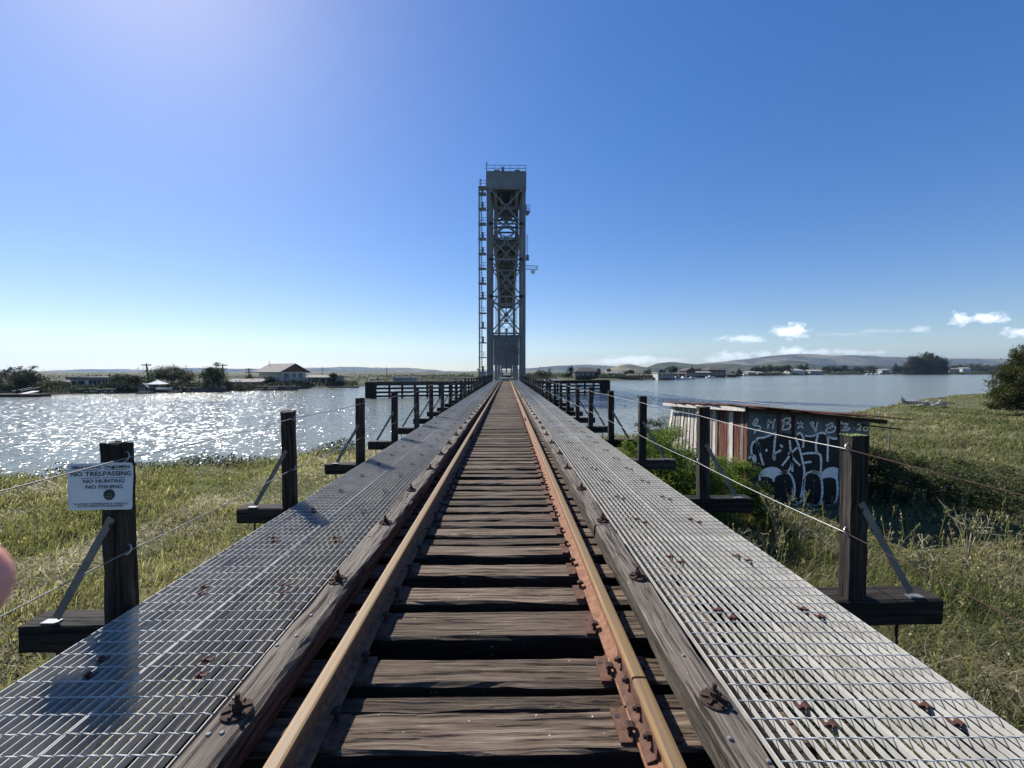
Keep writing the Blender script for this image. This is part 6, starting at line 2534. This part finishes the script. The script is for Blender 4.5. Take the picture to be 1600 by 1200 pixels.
# island trees: one dense crown mass of several trees and a bare one
for i, (lab, px, top, w_, shp, mt) in enumerate((('tallest dense dark tree on the low island', 1456, 549, 38, 'round', 'leaf_dark'), ('dense dark tree on the left end of the low island', 1438, 552.5, 25, 'round', 'leaf_olive'), ('dense dark tree on the right side of the low island', 1476, 556, 22, 'round', 'leaf_dark'), ('low olive bush at the left foot of the island', 1430, 572, 18, 'bush', 'leaf_olive'), ('wide dark bush along the foot of the island trees', 1460, 568, 44, 'bush', 'leaf_dark'))):
    tree(lab, px, top, 585.5, w_, 640 + 3 * i, mt, 350 + i, 6500, shape='bush', leaf=.7)
t = thing('bare_tree', 'bare grey leafless tree at the right end of the low island', 'tree', (ux(1488, 645), 645, -2.6), 0)
m = MB()
rg = random.Random(8)
for k in range(9):
    a = rg.uniform(-.9, .9)
    L = rg.uniform(13, 26)
    b = Vector((math.sin(a) * L * .55, rg.uniform(-3, 3), L))
    m.tube([(0, 0, 0), tuple(b * .5 + Vector((0, 0, 1))), tuple(b)], [.5, .26, .08], 5)
    for j in range(5):
        c = b * rg.uniform(.45, .95)
        m.tube([tuple(c), tuple(c + Vector((rg.uniform(-4, 4), rg.uniform(-2, 2), rg.uniform(1, 5))))], [.16, .05], 4)
m.build('trunk', 'bark_pale', t)


def boat(label, px, py, Z, L, mast=0.0, hull='boat_white', cabin=True):
    t = thing('boat', label, 'boat', (ux(px, Z), Z, WATER), R(8), 'boats moored on the far shores')
    m = MB()
    sec = [(-.5, .30, .9), (-.3, .34, .85), (0, .36, .82), (.28, .26, .95), (.5, .02, 1.15)]
    vs, fs = [], []
    for (x, w2, hh) in sec:
        vs += [(x * L, -w2 * L * .45, hh * L * .11 + .25), (x * L, -w2 * L * .3, -.15), (x * L, w2 * L * .3, -.15), (x * L, w2 * L * .45, hh * L * .11 + .25)]
    for i in range(4):
        for e in range(4):
            fs.append((i * 4 + e, i * 4 + (e + 1) % 4, i * 4 + 4 + (e + 1) % 4, i * 4 + 4 + e))
    fs += [(0, 1, 2, 3), (16, 17, 18, 19)]
    m.add(vs, fs)
    m.build('hull', hull, t)
    if cabin:
        m = MB()
        m.prism([(-.22 * L, .1 * L + .2), (.16 * L, .1 * L + .2), (.08 * L, .1 * L + .2 + .11 * L), (-.18 * L, .1 * L + .2 + .12 * L)], 'Y', -.10 * L, .10 * L)
        m.build('cabin', 'boat_white', t)
        m = MB()
        m.prism([(-.15 * L, .1 * L + .2 + .04 * L), (.09 * L, .1 * L + .2 + .04 * L), (.065 * L, .1 * L + .2 + .085 * L), (-.145 * L, .1 * L + .2 + .085 * L)], 'Y', -.103 * L, .103 * L)
        m.build('cabin_window', 'glass_dark', t)
    if mast:
        m = MB()
        m.tube([(.05 * L, 0, .5), (.05 * L, 0, mast)], [.09, .06], 6)
        m.build('mast', 'wall_white', t)
        m = MB()
        m.tube([(.05 * L, 0, 1.9), (-.38 * L, 0, 1.8)], .16, 6)
        m.build('boom', 'boat_blue', t)


boat('white sailboat with a tall mast moored beside the boathouse', 1060, 591, 232, 8.5, 8.4)
boat('small white motorboat at the end of the wharf between boathouse and sailboat', 1052, 591, 226, 5.0)
boat('white cabin cruiser moored right of the sailboat', 1071, 591, 240, 7.5)
boat('white boat moored below the tall gabled building', 1083, 590.5, 252, 6.0)
boat('small low motorboat moored below the wide brown house', 1112, 590, 300, 7.0)
boat('dark hulled boat moored by the pointed dark tree', 1140, 588, 352, 8.0, 0, 'boat_blue')
boat('white boat at the shore before the white low buildings', 1166, 586.5, 430, 9.0)
boat('white boat beside the grey hall far across the water', 1236, 584.5, 545, 10.0)
for i, px in enumerate((1272, 1279, 1288, 1362, 1368, 1376, 1381)):
    boat(('white sailboat in the mast cluster beside the grey low hall' if i < 3 else 'white sailboat in the mast cluster beside the bright white house'), px, 583, 622 if i < 3 else 636, 9.0, (9 + (i * 3) % 5))
# little float and ramp on the first left bank
t = thing('rowboat', 'small white boat pulled up on the bank below the white canopy', 'boat', (ux(261, 90.5), 90.5, -2.35), R(25), 'boats moored on the far shores')
m = MB()
vs, fs = [], []
for (x, w2, hh) in [(-1.3, .4, .42), (-.5, .55, .38), (.5, .48, .42), (1.4, .05, .6)]:
    vs += [(x, -w2, hh), (x, -w2 * .6, 0), (x, w2 * .6, 0), (x, w2, hh)]
for i in range(3):
    for e in range(4):
        fs.append((i * 4 + e, i * 4 + (e + 1) % 4, i * 4 + 4 + (e + 1) % 4, i * 4 + 4 + e))
fs += [(0, 1, 2, 3), (12, 13, 14, 15)]
m.add(vs, fs)
m.build('hull', 'boat_white', t)
# scrub along the far waterlines: a mass of low growth
def scrub(px0, px1, n, hmax, seed, back, mat='leaf_olive'):
    rng_ = np.random.default_rng(seed)
    px = rng_.uniform(px0, px1, n)
    Z0 = np.interp(px, FARP, FARZ)
    Z = Z0 * (1 + 0.01) + rng_.random(n) ** 2 * back + .6
    x = CAM.x + (px - 792) / 660 * Z
    lump = np.clip(.55 + .5 * vnoise(x, Z, 4 * Z0.mean() / 90, seed) + .35 * vnoise(x, Z, 1.6 * Z0.mean() / 90, seed + 1), .08, 1.3)
    z = ground_z(x, Z) + rng_.random(n) * hmax * lump
    lf = np.clip(Z * .0016, .12, 1.2)
    hue = np.clip(.35 + .3 * vnoise(x, Z, 3 * Z0.mean() / 90, seed + 2) + rng_.normal(0, .16, n), 0, 1)
    me = quads_mesh('scrub', leaves(rng_, np.stack((x, Z, z), 1), lf, .6), hue, mat)
    o = bpy.data.objects.new('scrub', me)
    C.objects.link(o)
    tag(o, kind='stuff')


scrub(-60, 560, 15000, 0.95, 401, 9)
scrub(-60, 480, 9000, 1.0, 402, 26)
scrub(-60, 740, 12000, 2.2, 405, 170, 'leaf_dark')
scrub(820, 1120, 7000, 2.6, 406, 200, 'leaf_dark')
scrub(940, 1215, 9000, 1.8, 403, 30, 'leaf_dark')
scrub(1180, 1600, 9000, 3.0, 404, 90, 'leaf_dark')
# white gate before the long house
t = thing('gate', 'small white garden gate at the water steps of the long low house', 'gate', (ux(375, 103), 103, zground(375, 104)), 0)
m = MB()
for xx in (-.45, .45):
    m.box2((xx - .07, -.07, 0), (xx + .07, .07, 1.35))
m.box2((-.4, -.03, .25), (.4, .03, .35))
m.box2((-.4, -.03, .85), (.4, .03, .95))
for k in range(5):
    m.box2((-.34 + .16 * k, -.035, .2), (-.28 + .16 * k, -.03, 1.05))
m.build('gate_frame', 'trim_white', t)

# ================================================================== fingertip of the photographer at the edge of the lens


def finger():
    m, t, p = new_mat('skin')
    c = t.nodes.new('ShaderNodeTexCoord')
    n = noise(t, c.outputs['Object'], 220.0, 3.0)
    link(t, ramp(t, n, [(0.3, (0.62, 0.27, 0.20)), (0.7, (0.72, 0.35, 0.27))]), p.inputs['Base Color'])
    p.inputs['Roughness'].default_value = 0.5
    p.inputs['Subsurface Weight'].default_value = 0.55
    p.inputs['Subsurface Radius'].default_value = (0.010, 0.004, 0.002)
    p.inputs['Subsurface Scale'].default_value = 0.6
    # centre line of the finger: tip, last joint, middle joint, knuckle
    D = .075
    ctr = P(-84, 928, D)
    path = [ctr + Vector((0.0040, 0, .0030)), ctr + Vector((.0015, .0002, .0018)), ctr + Vector((-.006, .0005, -.001)), ctr + Vector((-.016, .0, -.006)), ctr + Vector((-.027, -.004, -.013)), ctr + Vector((-.040, -.013, -.023)), ctr + Vector((-.054, -.026, -.034))]
    rad = [.0058, .0096, .0108, .0106, .0106, .0106, .0110]
    q = MB().tube([tuple(v) for v in path], rad, 16)
    o = q.build('finger', 'skin', None, (0, 0, 0), True)
    s = o.modifiers.new('smooth', 'SUBSURF')
    s.levels = s.render_levels = 2
    tag(o, 'blurred pink fingertip reaching in front of the lens beside the lower cable', 'finger')


finger()

# ================================================================== the air
hz = MB()
hz.box2((-11500, -420, -12), (11500, 8800, 330))
m, t, p = new_mat('haze')
t.nodes.remove(p)
pv = nnode(t, 'ShaderNodeVolumePrincipled', Density=HAZE)
pv.inputs['Color'].default_value = (0.44, 0.60, 0.88, 1)
pv.inputs['Anisotropy'].default_value = 0.35
link(t, pv.outputs[0], t.nodes['Material Output'].inputs['Volume'])
o = hz.build('haze', 'haze')
tag(o, kind='stuff')
